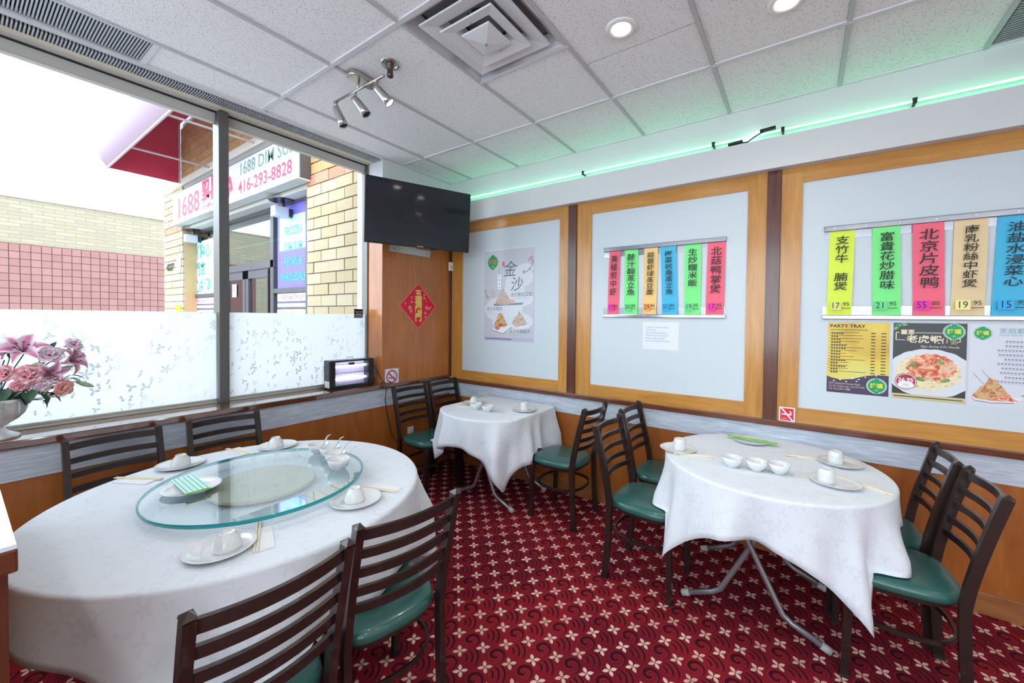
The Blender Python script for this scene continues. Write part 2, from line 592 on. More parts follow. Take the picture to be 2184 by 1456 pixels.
# ---- right wall: plaster behind, wainscot, strip, rail, framed panels, bulkhead
wr = MB().box((-.25, -.45, 0), (-.012, YM, 3.12)).build('wall_right', M_wall, kind='structure')
tag(wr, 'white wall with maple framed panels and brown wood wainscot')
MB().box((-.012, -.02, .10), (0, YM, .72)).build('wainscot_panel', M_wains, wr)
MB().box((-.012, -.02, .715), (.006, YM, .864)).build('plank_strip', M_strip, wr)
bulk = MB().box((-.012, 0, 2.555), (.085, YM, 2.755)).build('bulkhead', M_bulk, wr)
MB().box((-.012, -.02, 2.7), (.0, YM, 3.1)).build('upper_wall', M_bulk, wr)
MB().box((0, 0, .860), (.032, YM, .900)).build('trim_1', M_rail, None, bevel=.006, kind='structure')
MB().box((0, 0, 0), (.014, YM, .117)).build('baseboard_right', M_base, None, bevel=.003, kind='structure')
pan = [(.075, .185, 1.378, 1.474), (1.553, 1.690, 2.866, 2.980), (3.060, 3.175, 4.36, 4.475), (4.555, 4.67, 5.86, 5.975), (6.055, 6.17, 7.36, 7.475)]
zt0, zt1, zb0, zb1 = 2.455, 2.556, .898, .998
for k, (a, b_, c_, d_) in enumerate(pan):
    MB().box((-.012, b_ - .01, zb1 - .01), (.002, c_ + .01, zt0 + .01)).build('white_panel', M_panel, wr)
    MB().box((0, a, zb0), (.014, b_, zt1)).build('stile', M_maple_v, wr, bevel=.001)
    MB().box((0, c_, zb0), (.014, d_, zt1)).build('stile', M_maple_v, wr, bevel=.001)
    MB().box((0, b_, zt0), (.013, c_, zt1)).build('rail', M_maple_h, wr, bevel=.001)
    MB().box((0, b_, zb0), (.013, c_, zb1)).build('rail', M_maple_h, wr, bevel=.001)
    MB().box((0, d_, zb0), (.030, d_ + .079, zt1)).build('post', M_post, wr, bevel=.003)
MB().box((0, .028, zb0), (.012, .075, zt1)).build('stile', M_maple_v, wr)

# ---- window wall: pier in the corner with veneer panel, low wall, strip, sill
wl = MB().box((-.25, -.40, 0), (.868, -.004, 3.12)).build('wall_left', M_bulk, kind='structure')
tag(wl, 'corner pier with brown veneer panel beside the window')
MB().box((.868, -.40, 0), (XM, -.004, .895)).build('low_wall', M_wains, wl)
MB().box((0, -.004, .10), (XM, .002, .74)).build('wainscot_panel', M_wains, wl)
MB().box((0, -.004, .732), (XM, .008, .898)).build('plank_strip', M_strip, wl)
MB().box((.03, -.004, .915), (.866, .002, 2.56)).build('veneer_panel', M_door, wl)
MB().box((.866, -.245, .92), (.872, .0, 2.56)).build('veneer_return', M_door, wl)
MB().box((0, -.004, .915), (.03, .022, 2.556)).build('corner_post', M_post, wl, bevel=.003)
MB().box((.868, -.40, 2.99), (XM, -.19, 3.12)).build('head_wall', M_head, wl)
sill = MB().box((.872, -.262, .895), (XM, .032, .935)).box((.033, 0, .895), (.872, .032, .935)).build('trim_2', M_sill, None, bevel=.006, kind='structure')
MB().box((.0, 0, 0), (XM, .014, .117)).build('baseboard_left', M_base, None, bevel=.003, kind='structure')

# slot diffuser along the window head
sd = thing('slot_diffuser', 'long narrow slotted air diffuser running along the window head', 'air vent', (3.6, -.08, H - .02))
def loc(mb, o): return mb
def lb(o, a, b): return MB().box([i - j for i, j in zip(a, o.location)], [i - j for i, j in zip(b, o.location)])
lb(sd, (.87, -.135, H + .02), (XM, -.02, H + .03)).build('backing', M_void, sd)
g = MB()
n = int((XM - .88) / .0135)
for k in range(n):
    x_ = .885 + k * .0135 - 3.6
    g.box((x_, -.042, -.004), (x_ + .0065, .055, .04))
o = g.build('fin', M_fin, sd); o['kind'] = 'stuff'
lb(sd, (.87, -.188, H - .022), (XM, -.125, H + .03)).build('cream_edge', M_cream, sd)
lb(sd, (.87, -.026, H - .012), (XM, -.008, H + .03)).build('white_edge', M_tee, sd, bevel=.003)

# ceiling return grille over the window bay
rg_ = thing('return_grille', 'grey finned return air grille set in the ceiling above the window', 'air vent', (3.8, .15, H))
lb(rg_, (2.50, .02, H + .03), (XM, .285, H + .04)).build('backing', M_void, rg_)
g = MB()
for k in range(int((XM - 2.52) / .0125)):
    x_ = 2.505 + k * .0125 - 3.8
    g.box((x_, -.128, .004), (x_ + .0065, .135, .026))
o = g.build('fin', M_fin, rg_); o['kind'] = 'stuff'
lb(rg_, (2.478, .012, H - .002), (2.502, .288, H + .03)).build('frame_edge', M_tee, rg_)
g2 = thing('return_grille', 'dark finned return air grille set in the ceiling beside the neon lit bulkhead', 'air vent', (.32, 4.27, H))
lb(g2, (.022, 3.975, H + .03), (.635, 4.56, H + .04)).build('backing', M_void, g2)
g = MB()
for k in range(28):
    x_ = -.29 + k * .0215
    g.box((x_, -.29, .004), (x_ + .009, .29, .03))
o = g.build('fin', M_fin, g2); o['kind'] = 'stuff'

# ---- the room behind the camera
wb = MB().box((XM, -.45, 0), (XM + .2, YM, .92)).build('wall_back', M_wall, kind='structure')
MB().box((XM, -.45, 2.99), (XM + .2, YM, 3.12)).build('head_wall', M_wall, wb)
MB().box((XM, -.45, .92), (XM + .2, .5, 2.99)).build('pier', M_wall, wb)
MB().box((XM, YM - .5, .92), (XM + .2, YM, 2.99)).build('pier', M_wall, wb)
for k in range(5):  # unseen windows, added so that more daylight reaches the ceiling
    ya, yb = .5 + k * (YM - 1.0) / 5, .5 + (k + 1) * (YM - 1.0) / 5
    w = thing('window_%d' % (k + 6), 'added unseen aluminium framed window behind the diners, bringing in daylight', None, (XM + .1, (ya + yb) / 2, .92), kind='structure')
    h_ = (yb - ya) / 2
    MB().box((-.05, h_ - .03, 0), (.05, h_ + .03, 2.07)).build('mullion', M_alum_dk, w)
    MB().add([(0, -h_, 0), (0, h_, 0), (0, h_, 2.07), (0, -h_, 2.07)], [(0, 1, 2, 3)]).build('pane', M_glass, w)
MB().box((-.25, YM, 0), (XM + .2, YM + .2, 3.12)).build('wall_front', M_wall, kind='structure')

# ---- windows (aluminium frames with clear glass and a frosted film below)
XS = [.872, 2.03, 3.19, 4.35, 5.51, XM]
for k in range(5):
    x0, x1 = XS[k], XS[k + 1]
    w = thing('window_%d' % (k + 1), 'tall aluminium framed window with frosted floral film on its lower part', None, ((x0 + x1) / 2, -.25, .935), kind='structure')
    cx = w.location.x
    hw = (x1 - x0) / 2
    l0 = -hw + (.012 if k == 0 else .03); l1 = hw - .03
    MB().box((l1, -.05, 0), (hw + .03, .06, 2.08)).build('mullion', M_alum_dk, w, bevel=.003)
    if k == 0: MB().box((-hw, -.05, 0), (l0, .035, 2.08)).build('jamb', M_alum_dk, w, bevel=.003)
    MB().box((l0, -.03, 0), (l1, .026, .014)).build('bottom_frame', M_alum, w, bevel=.003)
    MB().box((l0, -.02, .014), (l1, .010, .030)).build('glazing_bead', M_alum, w, bevel=.003)
    MB().box((l0, -.05, 1.985), (l1, .0, 2.07)).build('head_frame', M_head, w, bevel=.003)
    MB().box((l0, -.0, 2.05), (l1, .02, 2.08)).build('head_gasket', M_dark, w)
    MB().add([(l0, 0, .02), (l1, 0, .02), (l1, 0, 1.99), (l0, 0, 1.99)], [(0, 1, 2, 3)]).build('pane', M_glass, w)
    MB().box((l0 + .004, .0042, .030), (l1 - .004, .0046, .645)).build('frosted_film', M_film, w)
st = wthing('window_sticker', 'small black alarm sticker on the window glass beside the jamb', 'sticker', (.953, -.2465, 1.588), LW)
rect(-.045, -.042, .045, .042, 0, .0008).build('decal', M_black_pl, st)
rect(-.045, .012, .045, .018, .0008, .0012).build('stripe', mat('sticker_grey', (.35, .37, .4), .4), st)
text('-GH-', .032, mat('sticker_blue', (.55, .75, .85), .4), st, (0, -.008, .0014), 'CENTER')

# =================================================================== OUTSIDE
GZ = -.14
MB().box((-30, -40, GZ - .1), (40, -.42, GZ)).build('pavement', M_asphalt, kind='structure')

XF = .80      # facade plane of the neighbouring shop
shop = thing('shop_building', 'buff brick shop building standing at a right angle to the window', 'building', (XF - .2, -3.5, GZ))
def sb(a, b):
    L = shop.location
    return MB().box([i - j for i, j in zip(a, L)], [i - j for i, j in zip(b, L)])
sb((-2.5, -6.80, GZ), (XF - .03, -5.75, 5.4)).build('wall', M_mortar, shop)
sb((XF - .6, -5.752, GZ), (XF - .035, -5.744, 3.12)).build('brick_reveal', M_brick_o, shop)
sb((-2.5, -1.50, GZ), (XF - .03, -.42, 5.4)).build('wall', M_mortar, shop)
sb((-2.5, -5.75, 3.10), (XF - .03, -1.50, 5.4)).build('wall', M_mortar, shop)
sb((-2.5, -5.75, GZ), (XF - 1.6, -1.50, 3.10)).build('shop_interior', M_shopin, shop)
BL, BH = .305, .1235
bricks = {}
def brick_mesh(l, m):
    k = (round(l, 3), m.name)
    if k not in bricks:
        me = MB().box((-.045, -l / 2 + .006, -BH / 2 + .006), (.0, l / 2 - .006, BH / 2 - .006)).mesh('brick')
        me.materials.append(m); bricks[k] = me
    return bricks[k]
def lay(y0, y1, z0, z1, pick):
    n = 0
    for r in range(int(round((z1 - z0) / BH))):
        zc = z0 + (r + .5) * BH
        y = y0 - (BL / 2 if r % 2 else 0)
        while y < y1 - .01:
            a, b = max(y, y0), min(y + BL, y1)
            if b - a > .03:
                o = obj('brick', brick_mesh(b - a, pick(zc)), None, shop)
                o.location = (XF - shop.location.x + random.uniform(-.003, .003), (a + b) / 2 - shop.location.y, zc - shop.location.z)
                n += 1
            y += BL
    return n
lay(-1.50, -.44, 1.42, 3.66, lambda z: M_brick_r if 2.98 < z < 3.10 else (M_brick_o if z > 3.10 else M_brick))
lay(-6.80, -5.75, 1.42, 3.90, lambda z: M_brick_r if 3.0 < z < 3.12 else M_brick)
lay(-5.80, -1.62, 3.92, 4.80, lambda z: M_brick_o)
sb((XF - .05, -6.2, 3.80), (XF + .01, -1.60, 3.915)).build('stone_band', mat('stone_band', (.62, .58, .52), .8), shop)
# storefront: frames, panes, doors
def fr(y0, z0, y1, z1, d=.05, m=M_storeframe): sb((XF - .22 - d, y0, z0), (XF - .22 + d, y1, z1)).build('window_frame', m, shop)
XG = XF - .22
Y5 = [at_x(p, 600, XG).y for p in (403, 480, 579, 592, 660)]   # storefront uprights seen in the photograph
Z5 = [at_x(640, 432, XG).z, at_x(530, 571, XG).z, at_x(610, 590, XG).z]
ZH, ZD, ZP = Z5[0], Z5[1], 1.86
for y in (Y5[0], Y5[1] - .03, Y5[3] - .10, Y5[4]): fr(y, GZ, y + .09, 3.10)
fr(Y5[0], ZH, Y5[4], 3.10); fr(Y5[1], ZD - .05, Y5[3], ZD + .05); fr(Y5[0], ZP, Y5[1], ZP + .06); fr(Y5[3], ZP, Y5[4], ZP + .06); fr(Y5[0], GZ, Y5[4], .05)
sb((XG - .06, -5.75, 3.03), (XF - .03, -1.5, 3.10)).build('soffit', M_soffit, shop)
def pane(y0, z0, y1, z1): sb((XG - .004, y0, z0), (XG + .004, y1, z1)).build('pane', M_shopglass, shop)
pane(Y5[0], .05, Y5[1], ZP); pane(Y5[0], ZP, Y5[1], ZH); pane(Y5[1], ZD, Y5[3], ZH); pane(Y5[3], .05, Y5[4], ZP); pane(Y5[3], ZP, Y5[4], ZH)
ym = (Y5[1] + Y5[3] - .1) / 2
for y0, y1 in ((Y5[1] + .06, ym - .01), (ym + .01, Y5[3] - .11)):
    L_ = shop.location
    def sh(q): return [i - j for i, j in zip(q, L_)]
    d = MB().box(sh((XG - .03, y0, GZ)), sh((XG + .03, y0 + .09, ZD - .05))).box(sh((XG - .03, y1 - .09, GZ)), sh((XG + .03, y1, ZD - .05))) \
        .box(sh((XG - .03, y0, ZD - .17)), sh((XG + .03, y1, ZD - .05))).build('door', M_storeframe, shop)
    sb((XG - .004, y0 + .08, GZ + .2), (XG + .004, y1 - .08, ZD - .15)).build('pane', M_shopglass, d)
sb((XG + .04, Y5[3] - .16, .9), (XG + .06, Y5[3] - .13, ZD - .08)).build('door_handle', M_black_pl, shop)
sb((-2.5, Y5[4] + .05, GZ), (XG - .06, -1.45, 3.10)).build('wall', M_mortar, shop)
YB, YA = (Y5[3] + Y5[4]) / 2 + .02, (Y5[0] + Y5[1]) / 2 + .02
WB, WA = (Y5[4] - Y5[3]) / 2 - .02, (Y5[1] - Y5[0]) / 2 - .06

# window banners of the shop
def wpaper(name, label, cat, y, z, x=XF - .205): return wthing(name, label, cat, (x, y, z), RW)
M_teal = mat('banner_teal', (.10, .62, .58), .5)
M_tealtx = mat('banner_teal_ink', (.02, .30, .30), .5)
M_blue = mat('banner_blue', (.16, .13, .62), .5)
M_pink_tx = mat('banner_pink', (.80, .12, .32), .5)
M_wht = mat('print_white', (.88, .88, .88), .5)
M_ink = mat('print_black', (.015, .014, .016), .6)
b1 = wpaper('window_banner', 'violet blue banner lettered FROZEN in the shop window beside the brick pier', 'banner', YB, 2.44)
rect(-WB, -.54, WB, .58, 0, .002).build('sheet', M_blue, b1)
rect(-WB + .06, -.02, WB, .42, .002, .003).build('sky_print', mat('print_sky', (.45, .72, .92), .4), b1)
for i, t_ in enumerate(('FROZEN', 'DIM SUM', 'RETAIL &', 'WHOLESALE')):
    text(t_, .15, M_teal if i < 2 else M_tealtx, b1, (.03, .22 - i * .20, .004), 'CENTER', .8, bold=.006)
b2 = wpaper('window_banner', 'teal banner with green Chinese lettering in the shop window by the house number', 'banner', YA, 2.43)
rect(-WA, -.52, WA, .42, 0, .002).build('sheet', mat('banner_mint', (.55, .86, .82), .5), b2)
for i, t_ in enumerate(('冰鮮點心', '專門店', '點心批發')):
    text(t_, .25, M_tealtx, b2, (-WA + .06, .22 - i * .30, .003), 'LEFT', 1.0, bold=.006)
for nm, y, w_, lab in (('window_banner', YB, WB, 'dark banner with pink shop lettering below the violet blue banner'), ('window_banner', YA, WA, 'dark banner with pink shop lettering below the teal banner')):
    b3 = wpaper(nm, lab, 'banner', y, 1.75, XF - .20)
    rect(-w_, -.10, w_ + .01, .12, 0, .002).build('sheet', mat('banner_dark', (.10, .10, .14), .5), b3)
    rect(-w_ + .01, .0, w_, .10, .002, .0026).build('band', M_wht, b3)
    rect(-w_ + .01, -.075, w_, -.03, .002, .0026).build('band', mat('band_pink', (.85, .55, .65), .5), b3)
    text('1688 Frozen Dim Sum', .095, M_pink_tx, b3, (0, .052, .003), 'CENTER', .72 if w_ < .5 else 1.0, bold=.004)


def food_mat(name, cols, scale):
    m = mat(name, cols[0], .5)
    nt, b = bs(m)
    f = noise(nt, coords(nt, 'Object'), scale, 4, .6, 1.0)
    k = len(cols)
    setcol(m, ramp(nt, f, [(.30 + .4 * i / (k - 1), c) for i, c in enumerate(cols)]))
    return m


F_meat = food_mat('food_meat', [(.16, .05, .02), (.50, .20, .08), (.72, .45, .22), (.30, .32, .08)], 26)
F_noodle = food_mat('food_noodle', [(.45, .30, .12), (.80, .66, .36), (.86, .78, .55), (.30, .30, .10)], 30)
F_shrimp = food_mat('food_shrimp', [(.10, .09, .03), (.62, .07, .03), (.80, .30, .16), (.85, .62, .42), (.50, .05, .03)], 30)
F_green = food_mat('food_green', [(.04, .14, .03), (.16, .32, .08), (.40, .45, .18)], 40)
for y, w_, lab in ((YB, WB, 'food photo poster in the shop window beside the brick pier'), (YA, WA, 'food photo poster in the shop window by the yellow plate')):
    b4 = wpaper('food_poster', lab, 'poster', y, 1.33, XF - .20)
    rect(-w_, -.30, w_ + .01, .31, 0, .002).build('sheet', M_wht, b4)
    for i, (u, v, r_, m_) in enumerate(((-.55, .0, .18, F_noodle), (-.1, .14, .14, F_meat), (.5, .0, .22, F_shrimp), (-.05, -.16, .14, F_meat), (.55, -.25, .05, F_green))):
        disc('dish', m_, b4, (u * w_, v, 0), r_ * w_ / .4 * .9, r_, .0028)
    disc('dish', F_green, b4, (-.55 * w_, .12, 0), .10, .05, .0034, ang=.7)
    for u, v in ((-.62, .24), (-.02, .22), (.05, -.18)): disc('badge', mat('badge_yellow', (.85, .75, .10), .5), b4, (u * w_, v, 0), .05, .06, .0036)
e_ = wpaper('exit_sign', 'small white sign hanging behind the glass over the shop doors', 'sign', at_x(519, 553, XF - .3).y, at_x(519, 553, XF - .3).z, XF - .30)
rect(-.07, -.06, .07, .07, 0, .02).build('plate', M_wht, e_)
text('E', .10, mat('ink_red', (.6, .05, .05), .5), e_, (0, 0, .022), 'CENTER')
p_ = wpaper('door_notice', 'small white notice with a picture on the shop door glass', 'notice', at_x(502, 620, XG).y, at_x(502, 620, XG).z, XF - .205)
rect(-.07, -.10, .09, .10, 0, .002).build('sheet', M_wht, p_)
disc('print', mat('print_brown', (.35, .2, .2), .6), p_, (.01, .02, 0), .045, .045, .003)

# shop sign
sg = thing('shop_sign', 'long white shop sign box with red numbers and dim sum lettering', 'sign', (XF + .16, -3.9, 3.5))
SXF = XF + .12
def sp_(px, py):
    q = at_x(px, py, SXF); return q.y + 3.55, q.z - 3.35
sg.matrix_world = Matrix.Translation((XF + .005, -3.55, 3.35)) @ RW.to_4x4()
ul, ur = sp_(368, 440)[0], sp_(640, 340)[0]
rect(ul, -.262, ur, .262, .0, .112).build('box', M_signbox, sg)
rect(ul + .02, -.25, ur - .02, .25, .112, .115).build('face', M_signface, sg)
rect(ul, -.275, ur, -.262, -.0, .14).build('underside', M_soffit, sg)
M_sred = mat('sign_red', (.62, .02, .10), .5)
M_sgreen = mat('sign_green', (.10, .22, .20), .5)
def stext(t_, size, m_, px0, px1, v, bold):
    u0, u1 = sp_(px0, 400)[0], sp_(px1, 400)[0]
    o = text(t_, size, m_, sg, (u0, v, .1165), 'LEFT', 1.0, bold=bold)
    w_ = max(q.co.x for q in o.data.vertices)
    o.scale.x = (u1 - u0) / w_
stext('1688', .46, M_sred, 376, 425, -.035, .004)
stext('點', .44, M_sred, 430, 462, .0, .012)
stext('心', .44, M_sred, 466, 497, .0, .020)
stext('1688 DIM SUM', .225, M_sgreen, 510, 634, .125, .002)
stext('416-293-8828', .225, M_sred, 508, 623, -.105, .003)

# floodlights under the sign
for y in (at_x(412, 478, XF - .1).y, at_x(603, 415, XF - .1).y):
    fdl = thing('flood_light', 'small grey flood light on a dark bracket under the shop sign', 'light', (XF - .10, y, 3.028), 0, 'flood lights under the shop sign')
    MB().lathe([(.16, -.012), (.16, 0)], 20, (0, 0, 0)).build('cover_plate', M_black_pl, fdl)
    MB().tube([(0, 0, 0), (.0, 0, -.10)], .025).build('stem', M_black_pl, fdl)
    MB().box((-.05, -.06, -.22), (.12, .06, -.09)).build('lamp_body', mat('lamp_grey', (.55, .56, .62), .5), fdl, bevel=.01)
    MB().box((-.10, -.05, -.20), (-.05, .05, -.10)).build('heat_sink', M_black_pl, fdl)

# awning above the sign: barrel front, red lining, end cap and struts
aw = thing('awning', 'dark red barrel awning with pale outer fabric above the shop sign', 'awning', (XF, -3.4, 3.85))
y0, y1 = -2.43, 1.9
arc = [(.90, 0), (.965, .10), (1.0, .24), (1.0, .40), (.95, .57), (.86, .72), (.70, .87), (.50, .98), (.26, 1.045), (.0, 1.06)]
ins = [(p[0] * .98, p[1] * .98) for p in arc]
def skin(prof, ya, yb, nm, m_):
    mb = MB(); n = len(prof)
    ns = 13
    for k in range(ns):
        yy = ya + (yb - ya) * k / (ns - 1)
        mb.v += [(p[0], yy, p[1]) for p in prof]
    for k in range(ns - 1):
        for i in range(n - 1): mb.f.append((k * n + i, k * n + i + 1, (k + 1) * n + i + 1, (k + 1) * n + i))
    return mb.build(nm, m_, aw, smooth=True)
skin(arc, y0, y1, 'outer_fabric', M_awn_out)
skin(ins, y0 + .01, y1, 'lining', M_awn_in)
mb = MB(); mb.v = [(0, y0 + .005, 0)] + [(p[0], y0 + .005, p[1]) for p in arc]
mb.f = [(0, i, i + 1) for i in range(1, len(arc))]
mb.build('end_cap', M_awn_in, aw)
MB().box((.89, y0, -.02), (.91, y1, .004)).build('front_bar', mat('awning_bar', (.42, .36, .38), .5), aw)
for yy in (-1.05, .55):
    MB().tube([(0, yy, .0), (.9, yy, .0)], .015).build('strut', MATS['awning_bar'], aw)
MB().tube([(.02, y0 + .03, .0), (.02, y0 + .03, 1.0)], .014).build('strut', MATS['awning_bar'], aw)

# numbers and yellow plate on the far pier
nb = wthing('house_number', 'black house number on the brick pier of the shop', 'sign', (XF + .004, -6.62, 2.42), RW)
text('4227', .17, M_ink, nb, (0, 0, .004), 'LEFT', 1.2, bold=.006)
nb2 = wthing('unit_letter', 'white letter B on the brick pier of the shop', 'sign', (XF + .004, -5.93, 2.46), RW)
disc('letter_back', M_wht, nb2, (0, 0, 0), .13, .17, .004)
text('B', .26, mat('ink_buff', (.6, .5, .35), .5), nb2, (0, 0, .006), 'CENTER', bold=.01)
yp = wthing('yellow_plate', 'tall narrow yellow parking plate on the brick pier', 'sign', (XF + .004, -5.97, 1.45), RW)
rect(-.13, -.35, .13, .28, 0, .004).build('plate', mat('plate_yellow', (.80, .66, .02), .5), yp)
for i in range(5): rect(-.08, .16 - i * .09, .08, .19 - i * .09, .004, .005).build('print', mat('plate_ink', (.42, .33, .02), .5), yp)

# far building across the lot
fb = thing('far_building', 'low buff brick building with a band of square red tiles', 'building', (0, -14.2, GZ))
MB().box((-4.0, -3, 0), (9.0, 0, 4.78)).build('wall', M_farbrick, fb)
MB().box((-4.0, -3.05, 4.78), (9.05, .05, 4.86)).build('coping', mat('coping', (.70, .70, .70), .7), fb)
tm = MB().box((-.087, -.02, -.093), (.087, .02, .093)).mesh('tile'); tm.materials.append(M_redtile)
MB().box((-1.35, -.01, 0), (4.8, .008, 3.56)).build('tile_backing', mat('tile_grout', (.15, .06, .055), .9), fb)
for i in range(26):
    for j in range(10):
        o = obj('tile', tm, None, fb); o.location = (-1.05 + i * .186, .02 + random.uniform(-.002, .002), 3.44 - j * .199)
MB().box((1.4, -.5, 4.86), (2.3, -.1, 4.98)).build('roof_unit', mat('roof_unit', (.75, .8, .85), .6), fb)

# =================================================================== CHAIRS
def rsec(w, h): return [(-w / 2, -h / 2), (w / 2, -h / 2), (w / 2, h / 2), (-w / 2, h / 2)]


def back_y(z):      # rear post line (local y, chair faces +y)
    if z < .45: return -.200 + .022 * sin(pi * min(z / .45, 1) * .5)
    t = (z - .45) / .47
    return -.178 - .105 * t ** 1.25


def make_chair():
    c = thing('dining_chair', '', 'chair')
    W2 = .182
    for s in (-1, 1):
        path = [(s * W2, back_y(z), z) for z in (.012, .12, .24, .36, .45, .53, .62, .72, .82, .905)]
        p = MB().sweep(path, rsec(.026, .036), up=(0, 1, 0))
        e = Vector(path[-1]); o = len(p.v)
        p.v += [tuple(e + Vector((a, b, 0))) for a, b in ((-.015, -.020), (.015, -.020), (.015, .020), (-.015, .020))] + [tuple(e + Vector((0, -.004, .016)))]
        p.f += [(o, o + 1, o + 4), (o + 1, o + 2, o + 4), (o + 2, o + 3, o + 4), (o + 3, o, o + 4), (o, o + 3, o + 2, o + 1)]
        lg = p.build('back_post', M_frame, c)
        MB().box((s * W2 - .015, -.222, 0), (s * W2 + .015, -.180, .02)).build('glide', M_glide, lg)
        fl = MB().sweep([(s * .182, .185, .012), (s * .182, .178, .25), (s * .180, .172, .428)], rsec(.027, .030), up=(0, 1, 0)).build('front_leg', M_frame, c)
        MB().box((s * .182 - .016, .168, 0), (s * .182 + .016, .202, .02)).build('glide', M_glide, fl)
    for z in (.875, .805, .735, .665, .600):
        y = back_y(z)
        path = [(W2 * t * .96, y - .034 * (1 - t * t), z) for t in [-1 + k / 6 for k in range(13)]]
        MB().sweep(path, rsec(.014, .034 if z > .85 else .029)).build('slat', M_frame, c)
    # seat: rounded vinyl pad on a metal pan
    def ring(sc, z, n=40):
        v = []
        for i in range(n):
            a = 2 * pi * i / n
            q = (abs(cos(a)) ** 3.2 + abs(sin(a)) ** 3.2) ** (-1 / 3.2)
            x_, y_ = q * cos(a), q * sin(a)
            v.append((x_ * (.205 + .008 * y_) * sc, y_ * .208 * sc + .005, z))
        return v
    prof = [(.90, .434), (.985, .440), (1.0, .452), (.985, .470), (.93, .482), (.80, .487), (.45, .490), (.02, .490)]
    mb = MB()
    for sc, z in prof: mb.v += ring(sc, z)
    n = 40
    for k in range(len(prof) - 1):
        for i in range(n): mb.f.append((k * n + i, k * n + (i + 1) % n, (k + 1) * n + (i + 1) % n, (k + 1) * n + i))
    mb.f.append(tuple(range(n))[::-1]); mb.f.append(tuple((len(prof) - 1) * n + i for i in range(n)))
    mb.build('seat', M_vinyl, c, smooth=True)
    MB().prism([p[:2] for p in ring(.93, 0)], .418, .436).build('seat_pan', M_frame, c)
    # hoop stretcher touching the four legs
    pts = []
    for i in range(32):
        a = 2 * pi * i / 32
        q = (abs(cos(a)) ** 2.6 + abs(sin(a)) ** 2.6) ** (-1 / 2.6)
        pts.append((q * cos(a) * .186, q * sin(a) * .186 - .006, .27))
    MB().sweep(pts, rsec(.010, .020), closed=True).build('hoop_stretcher', M_frame, c)
    return c


chair = make_chair()
# (x, y, heading in degrees of the seat front, label)
CH = [
    (2.625, .375, 92, 'dark ladder-back chair with its back against the window sill beside the flower vase'),
    (2.15, .38, 86, 'dark ladder-back chair with its back against the window sill below the window mullion'),
    (.660, .40, 88, 'green seated ladder-back chair by the wall outlet under the no smoking sign'),
    (.232, .395, 90, 'ladder-back chair in the room corner tucked in at the small table'),
    (.365, 1.64, -91, 'ladder-back chair drawn up to the small table, facing the window wall'),
    (.722, 2.44, 88, 'ladder-back chair on the aisle side of the three bowl table, end facing the small table'),
    (.225, 2.41, 90, 'ladder-back chair by the panelled wall at the three bowl table, end facing the small table'),
    (.305, 3.52, -90, 'ladder-back chair by the panelled wall below the posters, at the three bowl table'),
    (.728, 3.55, -88, 'ladder-back chair on the aisle side of the three bowl table, end below the posters'),
    (2.668, 1.83, -92, 'ladder-back chair at the large round table, beside the plate with upturned bowl'),
    (2.20, 1.82, -100, 'ladder-back chair at the large round table, on the side nearest the small table'),
]
for i, (x, y, h, lab) in enumerate(CH):
    o = chair if i == 0 else copy_tree(chair)
    o.location = (x, y, 0); o.rotation_euler = (0, 0, radians(h - 90))
    o['label'] = lab; o['group'] = 'ladder-back dining chairs'


# =================================================================== TABLES AND CLOTHS
def on_seat(x, y, z, k):
    """cloth that meets a chair seat lies on top of it"""
    if z > .496: return z
    for cx, cy, h, _ in CH:
        a = radians(h - 90)
        u, v = (x - cx) * cos(a) + (y - cy) * sin(a), -(x - cx) * sin(a) + (y - cy) * cos(a)
        if (abs(u) / .216) ** 3.2 + (abs(v - .005) / .219) ** 3.2 < 1: return .494 + .0002 * (k % 10)
    return z


def cloth(name, c, rho, ext, label, group, seed, flare, folds, na=220, bias=None):
    rnd = random.Random(seed)
    ph = [rnd.uniform(0, 6.28) for _ in folds]
    V_, F_, UV = [], [], []
    hang = [.012, .03, .055, .085, .12, .16, .2, .25, .3, .35, .4, .46, .53, .60]
    nflat, br = 9, .014
    rows = 0
    for i in range(na):
        th = 2 * pi * i / na
        R, L = rho(th), ext(th)
        D = max(L - R, .05)
        fo = sum(a * sin(k * th + p) for (k, a), p in zip(folds, ph))
        col = []
        for k in range(nflat + 1):
            r = (R - br) * k / nflat
            col.append((r, ZT, r))
        for k in range(1, 5):
            a = pi / 2 * k / 4
            col.append((R - br + br * sin(a), ZT - br + br * cos(a), R - br + br * a))
        s0 = R - br + br * pi / 2
        Dh = D
        for t in [h / .60 for h in hang]:
            d = t * Dh
            g = min(d / .22, 1.0) ** 1.3
            fl = flare(th) if callable(flare) else flare
            out = fl * d + fo * g * min(D / .35, 1.25)
            col.append((R + out, ZT - br - d * sqrt(max(1 - fl * fl, .2)), s0 + d))
        rows = len(col)
        for kk, (r, z, s) in enumerate(col):
            z = on_seat(c[0] + r * cos(th), c[1] + r * sin(th), z, kk)
            V_.append((max(c[0] + r * cos(th), .010), c[1] + r * sin(th), z))
            UV.append((s * cos(th), s * sin(th)))
    for i in range(na):
        j = (i + 1) % na
        for k in range(rows - 1):
            F_.append((i * rows + k, i * rows + k + 1, j * rows + k + 1, j * rows + k))
    me = bpy.data.meshes.new(name); me.from_pydata(V_, [], F_)
    uv = me.uv_layers.new(name='UVMap')
    for l in me.loops: uv.data[l.index].uv = UV[l.vertex_index]
    me.shade_smooth()
    o = obj(name, me, M_cloth, None, label, 'tablecloth', group)
    md = o.modifiers.new('thickness', 'SOLIDIFY'); md.thickness = .0016; md.offset = -1
    return o


def sq(h, rot=0.0): return lambda th: h / max(abs(cos(th - rot)), abs(sin(th - rot)))


